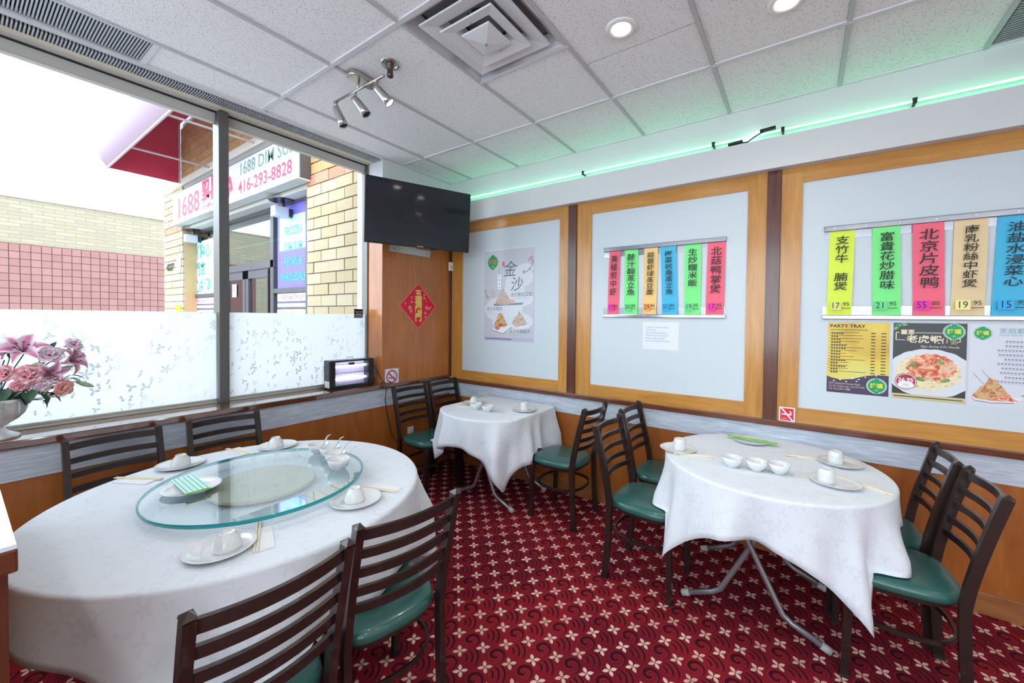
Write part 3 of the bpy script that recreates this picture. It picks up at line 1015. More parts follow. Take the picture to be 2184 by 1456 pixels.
def sqs(h, rot, ox, oy):
    def f(th):
        dx, dy = cos(th - rot), sin(th - rot)
        px, py = ox * cos(rot) + oy * sin(rot), -ox * sin(rot) + oy * cos(rot)
        tx = ((h if dx > 0 else -h) + px) / dx if abs(dx) > 1e-6 else 9
        ty = ((h if dy > 0 else -h) + py) / dy if abs(dy) > 1e-6 else 9
        return min(tx, ty)
    return f


def x_base(t, cx, cy, dx, dy, top, rev=False):
    """two pairs of bent tube legs crossing under the table top"""
    for sx in (-1, 1):
        x = cx + sx * dx
        for sy in (-1, 1):
            f = 1 if not rev else -1
            path = [(x + f * sy * .012, cy + sy * (dy + .055), .022), (x + f * sy * .012, cy + sy * (dy - .09), .085), (x + f * sy * .012, cy + sy * (dy - .13), .115),
                    (x + f * sy * .012, cy - sy * .02, .44), (x + f * sy * .012, cy - sy * .16, top)]
            # soften the bend
            lg = MB().tube(path, .0145, 10, up=(1, 0, 0)).build('leg', M_legmetal, t, smooth=True)
            d = (Vector(path[0]) - Vector(path[1])).normalized()
            p0 = Vector(path[0]) - d * .03
            MB().tube([p0, Vector(path[0]) + d * .012], .0185, 10, up=(1, 0, 0)).build('foot_cap', M_rubber, lg, smooth=True)
    for s in (-1, 1):
        MB().tube([(cx - dx, cy + s * .01, .44 + .0 * s), (cx + dx, cy + s * .01, .44)], .010, 8).build('cross_bar', M_legmetal, t)
    MB().box((cx - dx - .05, cy - .20, top - .012), (cx + dx + .05, cy - .12, top)).build('rail', M_legmetal, t)
    MB().box((cx - dx - .05, cy + .12, top - .012), (cx + dx + .05, cy + .20, top)).build('rail', M_legmetal, t)


M_board = wood('table_board', (.30, .18, .09), (.36, .22, .11), (.42, .27, .14), .5)
BIG, T2, SM = (2.36, 1.14), (.545, 3.045), (.365, .985)
ZB = ZT - .003     # top of the boards


def circ(c, r, n=64): return [(c[0] + r * cos(2 * pi * i / n), c[1] + r * sin(2 * pi * i / n)) for i in range(n)]


t = thing('round_table', 'large round banquet table under the white cloth with the glass turntable', 'table', (0, 0, 0))
MB().prism(circ(BIG, .706), ZB - .022, ZB).build('table_top', M_board, t)
x_base(t, BIG[0], BIG[1], .30, .26, ZB - .022)
t = thing('round_table', 'round folding table with grey tube legs under the cloth with three bowls', 'table', (0, 0, 0))
MB().prism(circ(T2, .526), ZB - .022, ZB).build('table_top', M_board, t)
x_base(t, T2[0], T2[1] - .05, .265, .27, ZB - .022)
t = thing('small_table', 'small folding table with grey tube legs in the corner of the room', 'table', (0, 0, 0))


def rho_sm(th):
    r = min(.325 / max(abs(cos(th)), 1e-6), .405 / max(abs(sin(th)), 1e-6))
    if cos(th) > 0 and abs(atan2(sin(th), cos(th))) < atan2(.405, .325): r = .519
    return r


def soft(f, w=.10):
    return lambda th: sum(f(th + w * k / 4) for k in range(-4, 5)) / 9
rho_s = soft(rho_sm)
pts = [(SM[0] + (rho_s(2 * pi * i / 72) - .012) * cos(2 * pi * i / 72), SM[1] + (rho_s(2 * pi * i / 72) - .012) * sin(2 * pi * i / 72)) for i in range(72)]
MB().prism(pts, ZB - .022, ZB).build('table_top', M_board, t)
x_base(t, SM[0] - .02, SM[1] + .02, .245, .25, ZB - .022)

cloth('tablecloth', BIG, lambda th: .722, sqs(.98, radians(18), -.115, -.065), 'large white damask cloth on the round table with the glass turntable', 'white damask tablecloths', 3,
      lambda th: .08 + .25 * max(0, cos(th - radians(36))) ** 6, [(4, .012), (9, .034), (14, .026), (21, .012)])
cloth('tablecloth', T2, lambda th: .542, sqs(.715, radians(-3), .035, .0), 'white damask cloth on the round table with three bowls and mugs', 'white damask tablecloths', 5,
      lambda th: .06 + .10 * abs(sin(2 * th)) ** 2, [(4, .014), (9, .030), (14, .028), (21, .014)])
cloth('tablecloth', SM, rho_s, sq(.74, radians(-3)), 'white cloth on the small corner table', 'white damask tablecloths', 11,
      lambda th: .05 + .06 * abs(sin(2 * th)) ** 2, [(4, .014), (8, .030), (13, .028), (19, .014)])

# ---- tableware
ZS = ZT + .0008


def lathe_obj(name, prof, m, parent=None, n=32, **k):
    return MB().lathe(prof, n, cap=False, **{a: k.pop(a) for a in ('flute', 'fn') if a in k}).build(name, m, parent, smooth=True, **k)


PLATE = [(.001, .002), (.060, .002), (.062, 0), (.068, 0), (.086, .008), (.1025, .0135), (.1030, .0152), (.1015, .0158), (.086, .0110), (.068, .0055), (.040, .0045), (.001, .0045)]
BOWL_UP = [(.001, .003), (.020, .003), (.021, 0), (.025, 0), (.026, .005), (.040, .016), (.048, .034), (.0515, .052), (.0500, .0525), (.0465, .034), (.038, .019), (.022, .009), (.001, .008)]
CUP_INV = [(.0405, .0), (.0420, .0005), (.0415, .012), (.0375, .030), (.029, .046), (.0235, .0505), (.0225, .057), (.0205, .0573), (.0195, .0515), (.001, .0505)]
MUG_INV = [(.0330, .0), (.0345, .0005), (.0350, .015), (.0345, .040), (.0325, .058), (.029, .066), (.022, .0685), (.020, .0655), (.001, .0655)]
PROTO = {}


def ware(name, prof, label, cat, loc, group, fn=0, flute=0.0, rz=0.0, smooth=True):
    if name not in PROTO:
        me = MB().lathe(prof, 48 if fn else 36, cap=False, flute=flute, fn=fn).mesh(name, True)
        me.materials.append(M_china); PROTO[name] = me
    o = obj(name, PROTO[name], None, None, label, cat, group)
    o.location = loc; o.rotation_euler = (0, 0, rz)
    return o


def plate(x, y, z, label): return ware('plate', PLATE, label, 'plate', (x, y, z), 'white side plates')


def napkin(x, y, rz, z, label, l=.17, w=.06):
    mb = MB()
    mb.box((-l / 2, -w / 2, 0), (l / 2, w / 2, .0012)).box((-l / 2, -w / 2 + .003, .0013), (l / 2 - .006, w / 2, .0024))
    o = mb.build('paper_napkin', M_napkin, None, label=label, cat='napkin', group='folded paper napkins')
    o.location = (x, y, z); o.rotation_euler = (0, 0, rz)


def chopsticks(x, y, rz, z, label, l=.235):
    for s in (-1, 1):
        mb = MB()
        for k, (a, w) in enumerate(((-l / 2, .0033), (l / 2, .0020))):
            mb.v += [(a, s * .0048 - w, 0), (a, s * .0048 + w, 0), (a, s * .0048 + w, 2 * w), (a, s * .0048 - w, 2 * w)]
        mb.f = [(0, 1, 2, 3), (4, 5, 6, 7), (0, 1, 5, 4), (1, 2, 6, 5), (2, 3, 7, 6), (3, 0, 4, 7)]
        o = mb.build('chopstick', M_bamboo, None, label=label, cat='chopstick', group=label)
        o.location = (x, y, z); o.rotation_euler = (0, 0, rz)


PZ = .0046
SETS = [  # plate x, y, cup dx, dy, inverted ware, label tail, napkin (x, y, ang), sticks (x, y, ang)
    (2.637, 1.597, -.012, .02, 'bowl', 'on the aisle side of the large table', (2.525, 1.640, 70), (2.530, 1.605, 66)),
    (2.170, 1.640, .005, .00, 'bowl', 'on the large table, side facing the small table', (2.02, 1.62, 110), (2.06, 1.595, 112)),
    (2.470, .545, .0, .01, 'bowl', 'on the large table near the vase', (2.655, .62, -60), (2.640, .60, -58)),
    (2.035, .620, .01, .0, 'bowl', 'on the large table below the window mullion', (2.19, .53, -85), (2.20, .545, -75)),
    (.650, 2.585, .0, .01, 'mug', 'on the three bowl table, end facing the small table', (.715, 2.70, 110), (.695, 2.690, 113)),
    (.365, 3.375, .01, -.02, 'mug', 'on the three bowl table by the panelled wall', (.335, 3.255, 110), (.345, 3.235, 108)),
    (.715, 3.335, .015, -.035, 'mug', 'on the three bowl table at its aisle edge', (.665, 3.455, 60), (.66, 3.455, 52)),
    (.425, .735, .0, .0, 'bowl', 'on the small table by the window wall', (.58, .78, -60), (.575, .775, -55)),
    (.375, 1.265, -.01, -.01, 'mug', 'on the small table by the panelled wall', None, None),
]
for px_, py_, dx, dy, kind_, tail, nk, cs in SETS:
    plate(px_, py_, ZS, 'white china plate ' + tail)
    if kind_ == 'bowl': ware('upturned_bowl', CUP_INV, 'small white upturned bowl ' + tail, 'bowl', (px_ + dx, py_ + dy, ZS + PZ), 'upturned white bowls')
    else: ware('upturned_mug', MUG_INV, 'fluted white upturned cup ' + tail, 'cup', (px_ + dx, py_ + dy, ZS + PZ), 'upturned white cups', 16, .022)
    if nk: napkin(nk[0], nk[1], radians(nk[2]), ZS, 'folded white paper napkin ' + tail)
    if cs: chopsticks(cs[0], cs[1], radians(cs[2]), ZS + .0026, 'pale bamboo chopstick of the pair ' + tail)
for x, y, lab in ((.757, 2.893, 'white ribbed bowl in the row of three, end facing the small table'), (.742, 3.005, 'white ribbed bowl in the middle of the row of three'), (.722, 3.105, 'white ribbed bowl in the row of three, nearest the cup end'),
                  (.585, .905, 'white bowl on the small table next to the chopsticks'), (.585, 1.035, 'white bowl on the small table toward the panelled wall')):
    ware('rice_bowl', BOWL_UP, lab, 'bowl', (x, y, ZS), 'open white bowls', 24, .012)


# lazy susan: beige turntable base, glass disc with rounded green edge
GC = (2.335, 1.175)
ls = thing('glass_turntable', 'round glass turntable with a teal edge on the large table', 'turntable', (GC[0], GC[1], ZS))
MB().lathe([(.075, 0), (.075, .008), (.030, .012), (.030, .018)], 40).build('pivot', M_alum, ls, auto=True)
MB().lathe([(.205, .012), (.210, .016), (.210, .024), (.205, .028)], 64).build('turntable_base', mat('turntable_beige', (.56, .50, .36), .5), ls, auto=True)
GZ0 = .030
MB().lathe([(.001, GZ0 + .012), (.2, GZ0 + .012), (.418, GZ0 + .012)], 96, cap=False).build('glass_disc', M_susan, ls)
MB().sweep([(.418 * cos(2 * pi * i / 96), .418 * sin(2 * pi * i / 96), GZ0 + .006) for i in range(96)],
           [(.008 * cos(a * pi / 4) * (-1.0 if cos(a * pi / 4) > 0 else -.2), .0078 * sin(a * pi / 4)) for a in range(8)], closed=True).build('glass_edge', M_susan_edge, ls, smooth=True)
GT = ZS + GZ0 + .0125
plate(2.565, 1.060, GT, 'white china plate on the glass turntable under the green packets')
pk = thing('chopstick_packet', 'row of teal striped paper chopstick packets lying across the plate on the turntable', 'packet', (2.565, 1.045, GT + .0165), radians(88))
for k in range(5):
    y = (k - 2) * .0165
    MB().box((-.115, y - .0075, 0), (.115, y + .0075, .0045)).build('packet', M_pk_white, pk, bevel=.001)
    MB().box((-.113, y - .0028, .0046), (.113, y + .0022, .0050)).build('stripe', M_teal_pk, pk)
    MB().box((.106, y - .0076, -.0002), (.1155, y + .0076, .0047)).build('end_band', M_green_pk, pk)
# bowls with spoons on the turntable
for i, (x, y) in enumerate(((2.015, 1.045), (2.005, 1.140), (2.035, 1.245), (2.075, 1.345))):
    ware('spoon_bowl', BOWL_UP, 'white bowl holding a soup spoon on the glass turntable', 'bowl', (x, y, GT), 'bowls with spoons on the turntable')
    sp_ = thing('soup_spoon', 'white china soup spoon standing in a bowl on the turntable', 'spoon', (x, y, GT + .013), radians(105 + 8 * i), 'soup spoons in the turntable bowls')
    path = [(-.020, 0, .006), (.0, 0, .004), (.022, 0, .018), (.040, 0, .044), (.054, 0, .070), (.068, 0, .088), (.082, 0, .094)]
    ws = [.010, .018, .012, .007, .006, .007, .006]
    mb = MB()
    for (a, _, c_), w in zip(path, ws):
        mb.v += [(a, -w, c_ + w * .35), (a, 0, c_), (a, w, c_ + w * .35), (a, w * .9, c_ + w * .35 + .003), (a, 0, c_ + .003), (a, -w * .9, c_ + w * .35 + .003)]
    for k in range(len(path) - 1):
        for j in range(6): mb.f.append((k * 6 + j, k * 6 + (j + 1) % 6, (k + 1) * 6 + (j + 1) % 6, (k + 1) * 6 + j))
    mb.f += [(5, 4, 3, 2, 1, 0), tuple((len(path) - 1) * 6 + j for j in range(6))]
    mb.build('spoon_body', M_china, sp_, smooth=True)
# plate with green packet on the second table
plate(.205, 2.930, ZS, 'white china plate under the bright green packet by the panelled wall')
gp = thing('chopstick_packet', 'bright green paper chopstick packet across the plate by the panelled wall', 'packet', (.205, 2.935, ZS + .0165), radians(84))
MB().box((-.145, -.018, 0), (.145, .018, .004)).build('packet', M_green_pk, gp, bevel=.001)
MB().box((-.143, -.006, .0041), (.143, .003, .0045)).build('stripe', mat('packet_light', (.35, .75, .12), .35), gp)

# counter beside the large table
ct = thing('wooden_counter', 'brown wooden counter with a pale glossy top at the window end of the large table', 'counter', (3.4, 1.5, 0))
MB().box((-.30, -.75, .0), (.30, .50, 1.10)).build('cabinet', M_count, ct)
MB().box((-.318, -.78, 1.10), (.32, .542, 1.142)).build('trim_edge', M_rail, ct, bevel=.004)
MB().box((-.316, -.778, 1.142), (.318, .540, 1.150)).build('glass_top', mat('counter_top', (.74, .80, .86), .08, coat=.4), ct)
MB().box((-.308, .46, .12), (-.29, .508, 1.10)).build('corner_trim', M_post, ct)
MB().box((-.27, .50, .16), (.28, .506, 1.0)).build('end_panel', M_count, ct)

# =================================================================== LIGHTS AND CEILING FITTINGS
def spot(parent, loc, energy, col, size=2.4, blend=.7, r=.05, rot=(0, 0, 0)):
    l = bpy.data.lights.new('lamp_light', 'SPOT'); l.energy = energy; l.color = col
    l.spot_size = size; l.spot_blend = blend; l.shadow_soft_size = r
    o = bpy.data.objects.new('lamp_light', l); COL.objects.link(o); o.parent = parent
    o.location = loc; o.rotation_euler = rot
    return o


DL_E = 14
first = True
DLP = [(1.217, 2.411, 'round white recessed downlight by the square air diffuser'), (.959, 3.10, 'round white recessed downlight lit over the table with three bowls')]
for i in range(4):
    for j in range(4):
        x, y = 1.15 + i * 1.30, 2.40 + j * 1.45
        if (i, j) not in ((0, 0), (0, 1)): DLP.append((x, y, 'round white recessed downlight in the ceiling away from the window corner'))
for x, y, lab in DLP:
    d = thing('downlight', lab, 'downlight', (x, y, H), 0, 'recessed downlights')
    MB().lathe([(.040, .006), (.044, -.002), (.060, -.006), (.074, -.003), (.076, .004)], 36, cap=False).build('trim_ring', M_white_pl, d, smooth=True)
    MB().lathe([(.001, -.001), (.041, -.001)], 32, cap=False).build('lens', M_lamp, d, smooth=True)
    spot(d, (0, 0, -.02), DL_E, (.95, .98, 1.0), 2.7, .9)

# square air diffuser
ad = thing('air_diffuser', 'square stepped ceiling air diffuser with dusty dark edges', 'air vent', (1.562, 1.8245, H))
MB().box((-.30, -.30, .06), (.30, .30, .09)).build('back_pan', mat('diffuser_pan', (.30, .31, .33), .7), ad)
MB().lathe([(.105, .03), (.105, .06)], 32, cap=False).build('duct', M_dark, ad)
def frust(name, a0, z0, a1, z1, m, lip=.012):
    mb = MB()
    for a, z in ((a0, z0 - lip), (a0, z0), (a1, z1)):
        mb.v += [(-a, -a, z), (a, -a, z), (a, a, z), (-a, a, z)]
    for a, z in ((a1 - .004, z1), (a0 - .010, z0 - .001), (a0 - .008, z0 - lip)):
        mb.v += [(-a, -a, z), (a, -a, z), (a, a, z), (-a, a, z)]
    for k in range(5):
        for i in range(4): mb.f.append((k * 4 + i, k * 4 + (i + 1) % 4, (k + 1) * 4 + (i + 1) % 4, (k + 1) * 4 + i))
    for i in range(4): mb.f.append((20 + i, 20 + (i + 1) % 4, (i + 1) % 4, i))
    return mb.build(name, m, ad)
M_diff = mat('diffuser_white', (.62, .64, .67), .45)
nt, b_ = bs(M_diff)
setcol(M_diff, ramp(nt, noise(nt, coords(nt, 'Object'), 3.0, 3), [(.40, (.34, .35, .37)), (.55, (.62, .64, .67))]))
frust('outer_flange', .293, .004, .235, .05, M_diff, .006)
M_louv = mat('diffuser_louver', (.74, .75, .77), .4)
def louver(a0, a1, z0, z1):
    mb = MB()
    for a, z in ((a0, z0), (a1, z0 + .004), (a1 - .035, z1), (a1 - .039, z1), (a1 - .004, z0 + .009), (a0, z0 + .006)):
        mb.v += [(-a, -a, z), (a, -a, z), (a, a, z), (-a, a, z)]
    return mb
def plate_ring(name, ao, ai, z):
    mb = MB()
    for a, zz in ((ao, z + .010), (ao, z), (ai + .03, z + .012), (ai, z + .045), (ai - .003, z + .045), (ai + .026, z + .017)):
        mb.v += [(-a, -a, zz), (a, -a, zz), (a, a, zz), (-a, a, zz)]
    for k in range(6):
        k2 = (k + 1) % 6
        for i in range(4): mb.f.append((k * 4 + i, k * 4 + (i + 1) % 4, k2 * 4 + (i + 1) % 4, k2 * 4 + i))
    return mb.build(name, M_louv, ad)
plate_ring('louver', .238, .140, -.008)
plate_ring('louver', .165, .080, -.026)
mb = MB(); mb.v = [(-.088, -.088, -.030), (.088, -.088, -.030), (.088, .088, -.030), (-.088, .088, -.030), (0, 0, -.052), (-.088, -.088, -.020), (.088, -.088, -.020), (.088, .088, -.020), (-.088, .088, -.020)]
mb.f = [(0, 1, 4), (1, 2, 4), (2, 3, 4), (3, 0, 4), (0, 1, 6, 5), (1, 2, 7, 6), (2, 3, 8, 7), (3, 0, 5, 8), (5, 6, 7, 8)]
mb.build('centre_cone', M_louv, ad)
MB().lathe([(.008, -.056), (.008, -.048)], 12).build('screw', M_nickel, ad)
for s in (-1, 1):
    MB().box((s * .12 - .004, -.004, -.02), (s * .12 + .004, .004, .06)).build('hanger', M_diff, ad)

# three-head track light
tk = thing('track_light', 'brushed nickel three head spotlight bar on the ceiling above the large table', 'track light', (1.70, .955, H))
mb = MB()
pts = [(.045 * cos(a) + (.050 if abs(a) < pi / 2 else -.050), .045 * sin(a)) for a in [-pi / 2 + .001 + (pi - .002) * k / 10 for k in range(11)] + [pi / 2 + .001 + (pi - .002) * k / 10 for k in range(11)]]
mb.prism([(q[0] * 1.0, q[1]) for q in pts], -.030, 0).build('canopy', M_nickel, tk, bevel=.006)
MB().tube([(.02, 0, -.03), (.03, 0, -.085)], .007).build('stem', M_nickel, tk, smooth=True)
MB().tube([(-.03, .03, -.03), (.03, .03, -.085)], .005).build('stem', M_nickel, tk, smooth=True)
MB().tube([(.03, -.255, -.09), (.03, .255, -.09)], .008, 12).build('bar', M_nickel, tk, smooth=True)
dirs = [Vector((-.30, .25, -.92)), Vector((-.42, .45, -.79)), Vector((-.45, .50, -.74))]
for k, yy in enumerate((-.225, -.02, .195)):
    hd = obj('lamp_head', None, None, tk); hd.location = (.03, yy, -.095)
    MB().tube([(0, 0, 0), (0, 0, -.045)], .0055).build('arm', M_nickel, hd, smooth=True)
    d = dirs[k].normalized()
    rot = d.to_track_quat('Z', 'Y').to_matrix().to_4x4()
    mb = MB().lathe([(.010, -.022), (.019, -.018), (.022, .0), (.025, .04), (.029, .075), (.029, .105), (.026, .105), (.025, .085)], 24, cap=False)
    mm = mb.mesh('shade', True); mm.transform(Matrix.Translation((0, 0, -.05)) @ rot); obj('shade', mm, M_nickel, hd)
    mb = MB().lathe([(.001, .100), (.025, .100)], 20, cap=False)
    mm = mb.mesh('bulb', True); mm.transform(Matrix.Translation((0, 0, -.05)) @ rot); obj('bulb', mm, M_lamp if k == 2 else M_dark, hd)
    if k == 2:
        s_ = spot(hd, tuple(Vector((0, 0, -.05)) + d * .11), 14, (1, .97, .92), 1.2, .5, .02)
        s_.rotation_euler = d.to_track_quat('-Z', 'Y').to_euler()
gm = thing('gimbal_spotlight', 'small unlit dark gimbal spotlight in a silver ceiling ring', 'spotlight', (1.685, 1.205, H))
MB().lathe([(.036, .012), (.038, -.004), (.050, -.006), (.054, .002)], 32, cap=False).build('trim_ring', M_nickel, gm, smooth=True)
MB().lathe([(.001, .012), (.037, .012)], 24, cap=False).build('recess', M_dark, gm)
MB().lathe([(.022, .012), (.022, -.012), (.016, -.016), (.016, -.05), (.018, -.055), (.018, -.072), (.012, -.076), (.001, -.076)], 20, cap=False).build('lamp_body', mat('gimbal_bronze', (.10, .08, .07), .35, metal=.8), gm, smooth=True)

# neon tube along the bulkhead ledge
nz_ = 2.806
for a, b_, lab in ((.10, 2.86, 'green neon tube along the bulkhead from the corner to its black end sleeve'), (2.90, YM - .1, 'green neon tube along the bulkhead beyond the joint over the third panel')):
    ne = thing('neon_tube', lab, 'neon tube', (.045, a, nz_), 0, 'green neon tubes on the bulkhead')
    s0, s1 = (0, b_ - a)
    MB().tube([(0, s0, 0), (0, s1, 0)], .0062, 10).build('tube', M_neon, ne, smooth=True)
    e = s1 if a < 1 else s0
    sg_ = -1 if a < 1 else 1
    MB().tube([(0, e, 0), (0, e + sg_ * -.012, .0), (.0, e + sg_ * -.02, -.012 * -sg_), (0, e + sg_ * .03, -.020 * -sg_)], .008, 10, up=(1, 0, 0)).build('end_bend', M_neon_w, ne, smooth=True)
    MB().tube([(0, e + sg_ * .03, -.020 * -sg_), (0, e + sg_ * .12, -.026 * -sg_)], .013, 10, up=(1, 0, 0)).build('end_sleeve', M_glide, ne, smooth=True)
    ys = (1.62, 2.645) if a < 1 else (3.06, 3.685, 4.4, 5.2, 6.0, 6.8)
    for y in ys:
        MB().box((-.045, y - a - .006, -.014), (.008, y - a + .006, -.008)).box((-.006, y - a - .010, -.010), (.010, y - a + .010, .016)).build('clip', M_glide, ne)
wr_ = MB().tube([(.05, 2.80, nz_ - .03), (.055, 2.86, nz_ - .035), (.055, 2.90, nz_ - .01), (.05, 2.97, nz_ + .02)], .005, 8, up=(1, 0, 0)).build('neon_lead', M_glide, None, smooth=True, label='short black wire joining the two neon tubes', cat='cable')

# =================================================================== TELEVISION
tv = thing('television', 'large black flat television on a wall arm in front of the corner pier', 'television', (.745, .378, 2.455))
TR = Matrix(((-.9265, 0, .3763), (.3763, 0, .9265), (0, 1, 0)))
tv.matrix_world = Matrix.Translation((.745, .378, 2.455)) @ TR.to_4x4() @ Matrix.Rotation(radians(4), 4, 'X')
rect(-.475, -.275, .475, .275, -.025, .0).build('case', M_tv, tv, bevel=.004)
rect(-.468, -.258, .468, .270, .0, .002).build('screen', M_screen, tv)
rect(-.32, -.20, .32, .12, -.06, -.025).build('back_housing', M_tv, tv, bevel=.01)
rect(-.03, -.270, .03, -.262, .0, .0015).build('badge', M_chrome, tv)
rect(.10, -.285, .15, -.275, -.02, .0).build('receiver', M_tv, tv)
rect(-.10, -.10, .10, .10, -.075, -.06).build('bracket_plate', M_alum, tv)
MB().tube([(0, 0, -.07), (.10, -.03, -.20), (.02, -.05, -.345), (-.01, -.05, -.392)], .02).build('arm', M_tv, tv)
br = wthing('television_mount', 'silver steel wall plate below the television', 'wall mount', (.556, .002, 2.205), LW)
rect(-.245, -.032, .245, .034, 0, .012).build('plate', M_alum, br, bevel=.002)
rect(-.06, .03, .06, .32, .0, .012).build('upright', M_alum, br)
for u in (-.2, .2): MB().lathe([(.007, .012), (.006, .016)], 10, (u, 0, 0)).build('bolt', M_nickel, br)

# =================================================================== WALL DECOR
M_red = mat('paper_red', (.72, .006, .035), .45)
M_redline = mat('paper_red_border', (.86, .22, .15), .45)
M_gold = mat('paper_gold', (.88, .66, .12), .4)
M_redpat = mat('paper_red_print', (.80, .28, .22), .5)
dm = wthing('red_diamond_paper', 'red diamond shaped paper with gold Chinese characters on the veneer panel', 'decoration', (.452, .0025, 1.671), LW)
MB().prism([(0, -.232), (.232, 0), (0, .232), (-.232, 0)], 0, .0012).build('border', M_redline, dm)
MB().prism([(0, -.222), (.222, 0), (0, .222), (-.222, 0)], .0012, .0016).build('sheet', M_red, dm)
for i, ch in enumerate('五福臨門'): text(ch, .088, M_gold, dm, (0, .118 - i * .079, .0022), 'CENTER', 1.0, bold=.0035)
for s in (-1, 1): rect(s * .052 - .002, -.165, s * .052 + .002, .165, .0016, .0019).build('line', mat('paper_red_line', (.75, .06, .12), .5), dm)
for u, v, r_ in ((-.085, .082, .014), (-.082, .038, .016), (-.16, .02, .012), (-.105, -.02, .028), (-.09, -.055, .02), (.075, .115, .014), (.075, .082, .015), (.10, .055, .011), (.105, -.015, .024), (.135, -.022, .020), (.09, -.07, .02), (.09, -.11, .016), (.16, -.01, .012)):
    n5 = []
    for k in range(20):
        a = 2 * pi * k / 20
        q = r_ * (.75 + .25 * cos(5 * a))
        n5.append((u + q * cos(a), v + q * sin(a)))
    MB().prism(n5, .0016, .0020).build('blossom', M_redpat, dm)

M_paper = mat('white_paper', (.76, .80, .87), .6)
M_cig = mat('sign_black', (.02, .02, .02), .5)
M_sgr = mat('sign_ring_red', (.60, .01, .02), .4)
ns = wthing('no_smoking_sign', 'white square sign with red no smoking ring under the diamond paper', 'sign', (.765, .0345, .995), LW)
rect(-.076, -.073, .076, .075, -.032, -.0305).build('plate', M_paper, ns)
def ring_(parent, c, r0, r1, w, m, n=36):
    mb = MB()
    for k in range(n):
        a = 2 * pi * k / n
        mb.v += [(c[0] + r0 * cos(a), c[1] + r0 * sin(a), w), (c[0] + r1 * cos(a), c[1] + r1 * sin(a), w)]
    for k in range(n):
        j = (k + 1) % n; mb.f.append((2 * k, 2 * k + 1, 2 * j + 1, 2 * j))
    return mb.build('ring', m, parent)
ring_(ns, (0, 0), .050, .062, -.0298, M_sgr)
MB().prism([(-.043, .032), (-.034, .042), (.043, -.032), (.034, -.042)], -.0302, -.0296).build('slash', M_sgr, ns)
rect(-.040, -.014, .018, -.006, -.0304, -.0300).build('cigarette', M_cig, ns)
rect(.022, -.014, .034, -.006, -.0304, -.0300).build('cigarette_tip', M_cig, ns)
MB().tube([(.028, .0, -.0300), (.034, .012, -.0300), (.022, .022, -.0300), (.030, .034, -.0300), (.010, .040, -.0300)], .0015, 5, up=(0, 0, 1)).build('smoke', M_cig, ns)
ns2 = wthing('no_smoking_plate', 'small red no smoking plate standing on the wall rail by the dark post', 'sign', (.0305, 3.118, .915), RW)
ns2.location = (.020, 3.118, .915)
rect(-.044, -.0145, .044, .079, -.003, .0).build('plate', M_paper, ns2)
rect(-.037, -.008, .037, .072, .0, .0006).build('red_field', M_red, ns2)
MB().prism([(-.040, .076), (-.029, .076), (.041, -.012), (.030, -.012)], .0006, .0012).build('slash', M_paper, ns2)
rect(-.030, .028, .026, .036, .0006, .0010).build('cigarette', M_paper, ns2)
MB().tube([(.016, .036, .001), (.024, .046, .001), (.014, .054, .001)], .004, 6).build('smoke', M_paper, ns2)
for i in range(2): rect(-.030, .006 - i * .008, .004, .009 - i * .008, .0006, .001).build('print', M_redpat, ns2)

se = wthing('wall_sensor', 'small white motion sensor high in the room corner', 'sensor', (.040, .024, 2.110), LW)
rect(-.022, -.045, .030, .048, -.002, .024).build('body', M_white_pl, se, bevel=.006)
rect(-.008, -.012, .012, .004, .024, .0255).build('lens', mat('sensor_grey', (.25, .26, .28), .3), se)
ou = wthing('wall_outlet', 'white wall outlet with a black plug in the wainscot behind the chair', 'outlet', (.545, .0025, .412), LW)
rect(-.036, -.060, .036, .060, 0, .006).build('plate', M_white_pl, ou, bevel=.002)
rect(-.018, .012, .018, .042, .006, .009).build('socket', M_white_pl, ou, bevel=.003)
rect(-.018, -.042, .018, -.012, .006, .009).build('socket', M_white_pl, ou, bevel=.003)
rect(-.014, -.040, .016, -.012, .009, .034).build('plug', M_glide, ou, bevel=.004)

# ---- poster with the two large characters
def logo(parent, c, r_, w, tx='隆福', m_tx=None):
    g = mat('logo_green', (.0, .32, .11), .45)
    disc('logo', mat('logo_rim', (.75, .86, .80), .5), parent, c, r_, r_, w)
    disc('logo', g, parent, c, r_ * .97, r_ * .97, w + .0005)
    mb = MB()
    for k in range(26):
        if k in (6, 7, 19, 20): continue
        a = 2 * pi * k / 26
        ca, sa = cos(a), sin(a)
        for q0, q1, hw in ((.82, .94, .055),):
            P_ = [(q0, -hw), (q1, -hw), (q1, hw), (q0, hw)]
            o_ = len(mb.v)
            mb.v += [(c[0] + r_ * (x * ca - y * sa), c[1] + r_ * (x * sa + y * ca), w + .0008) for x, y in P_]
            mb.f.append((o_, o_ + 1, o_ + 2, o_ + 3))
    mb.build('logo_ring_print', M_wht, parent)['kind'] = 'stuff'
    text(tx, r_ * .62, m_tx or mat('logo_yellow', (.80, .78, .03), .5), parent, (c[0], c[1], w + .0009), 'CENTER', 1.0, bold=r_ * .02)
    MB().prism([(c[0] - r_ * .18, c[1] - r_ * .62), (c[0] + r_ * .18, c[1] - r_ * .62), (c[0], c[1] - r_ * .40)], w + .0005, w + .0008).build('logo_mark', mat('logo_lime', (.35, .65, .15), .5), parent)


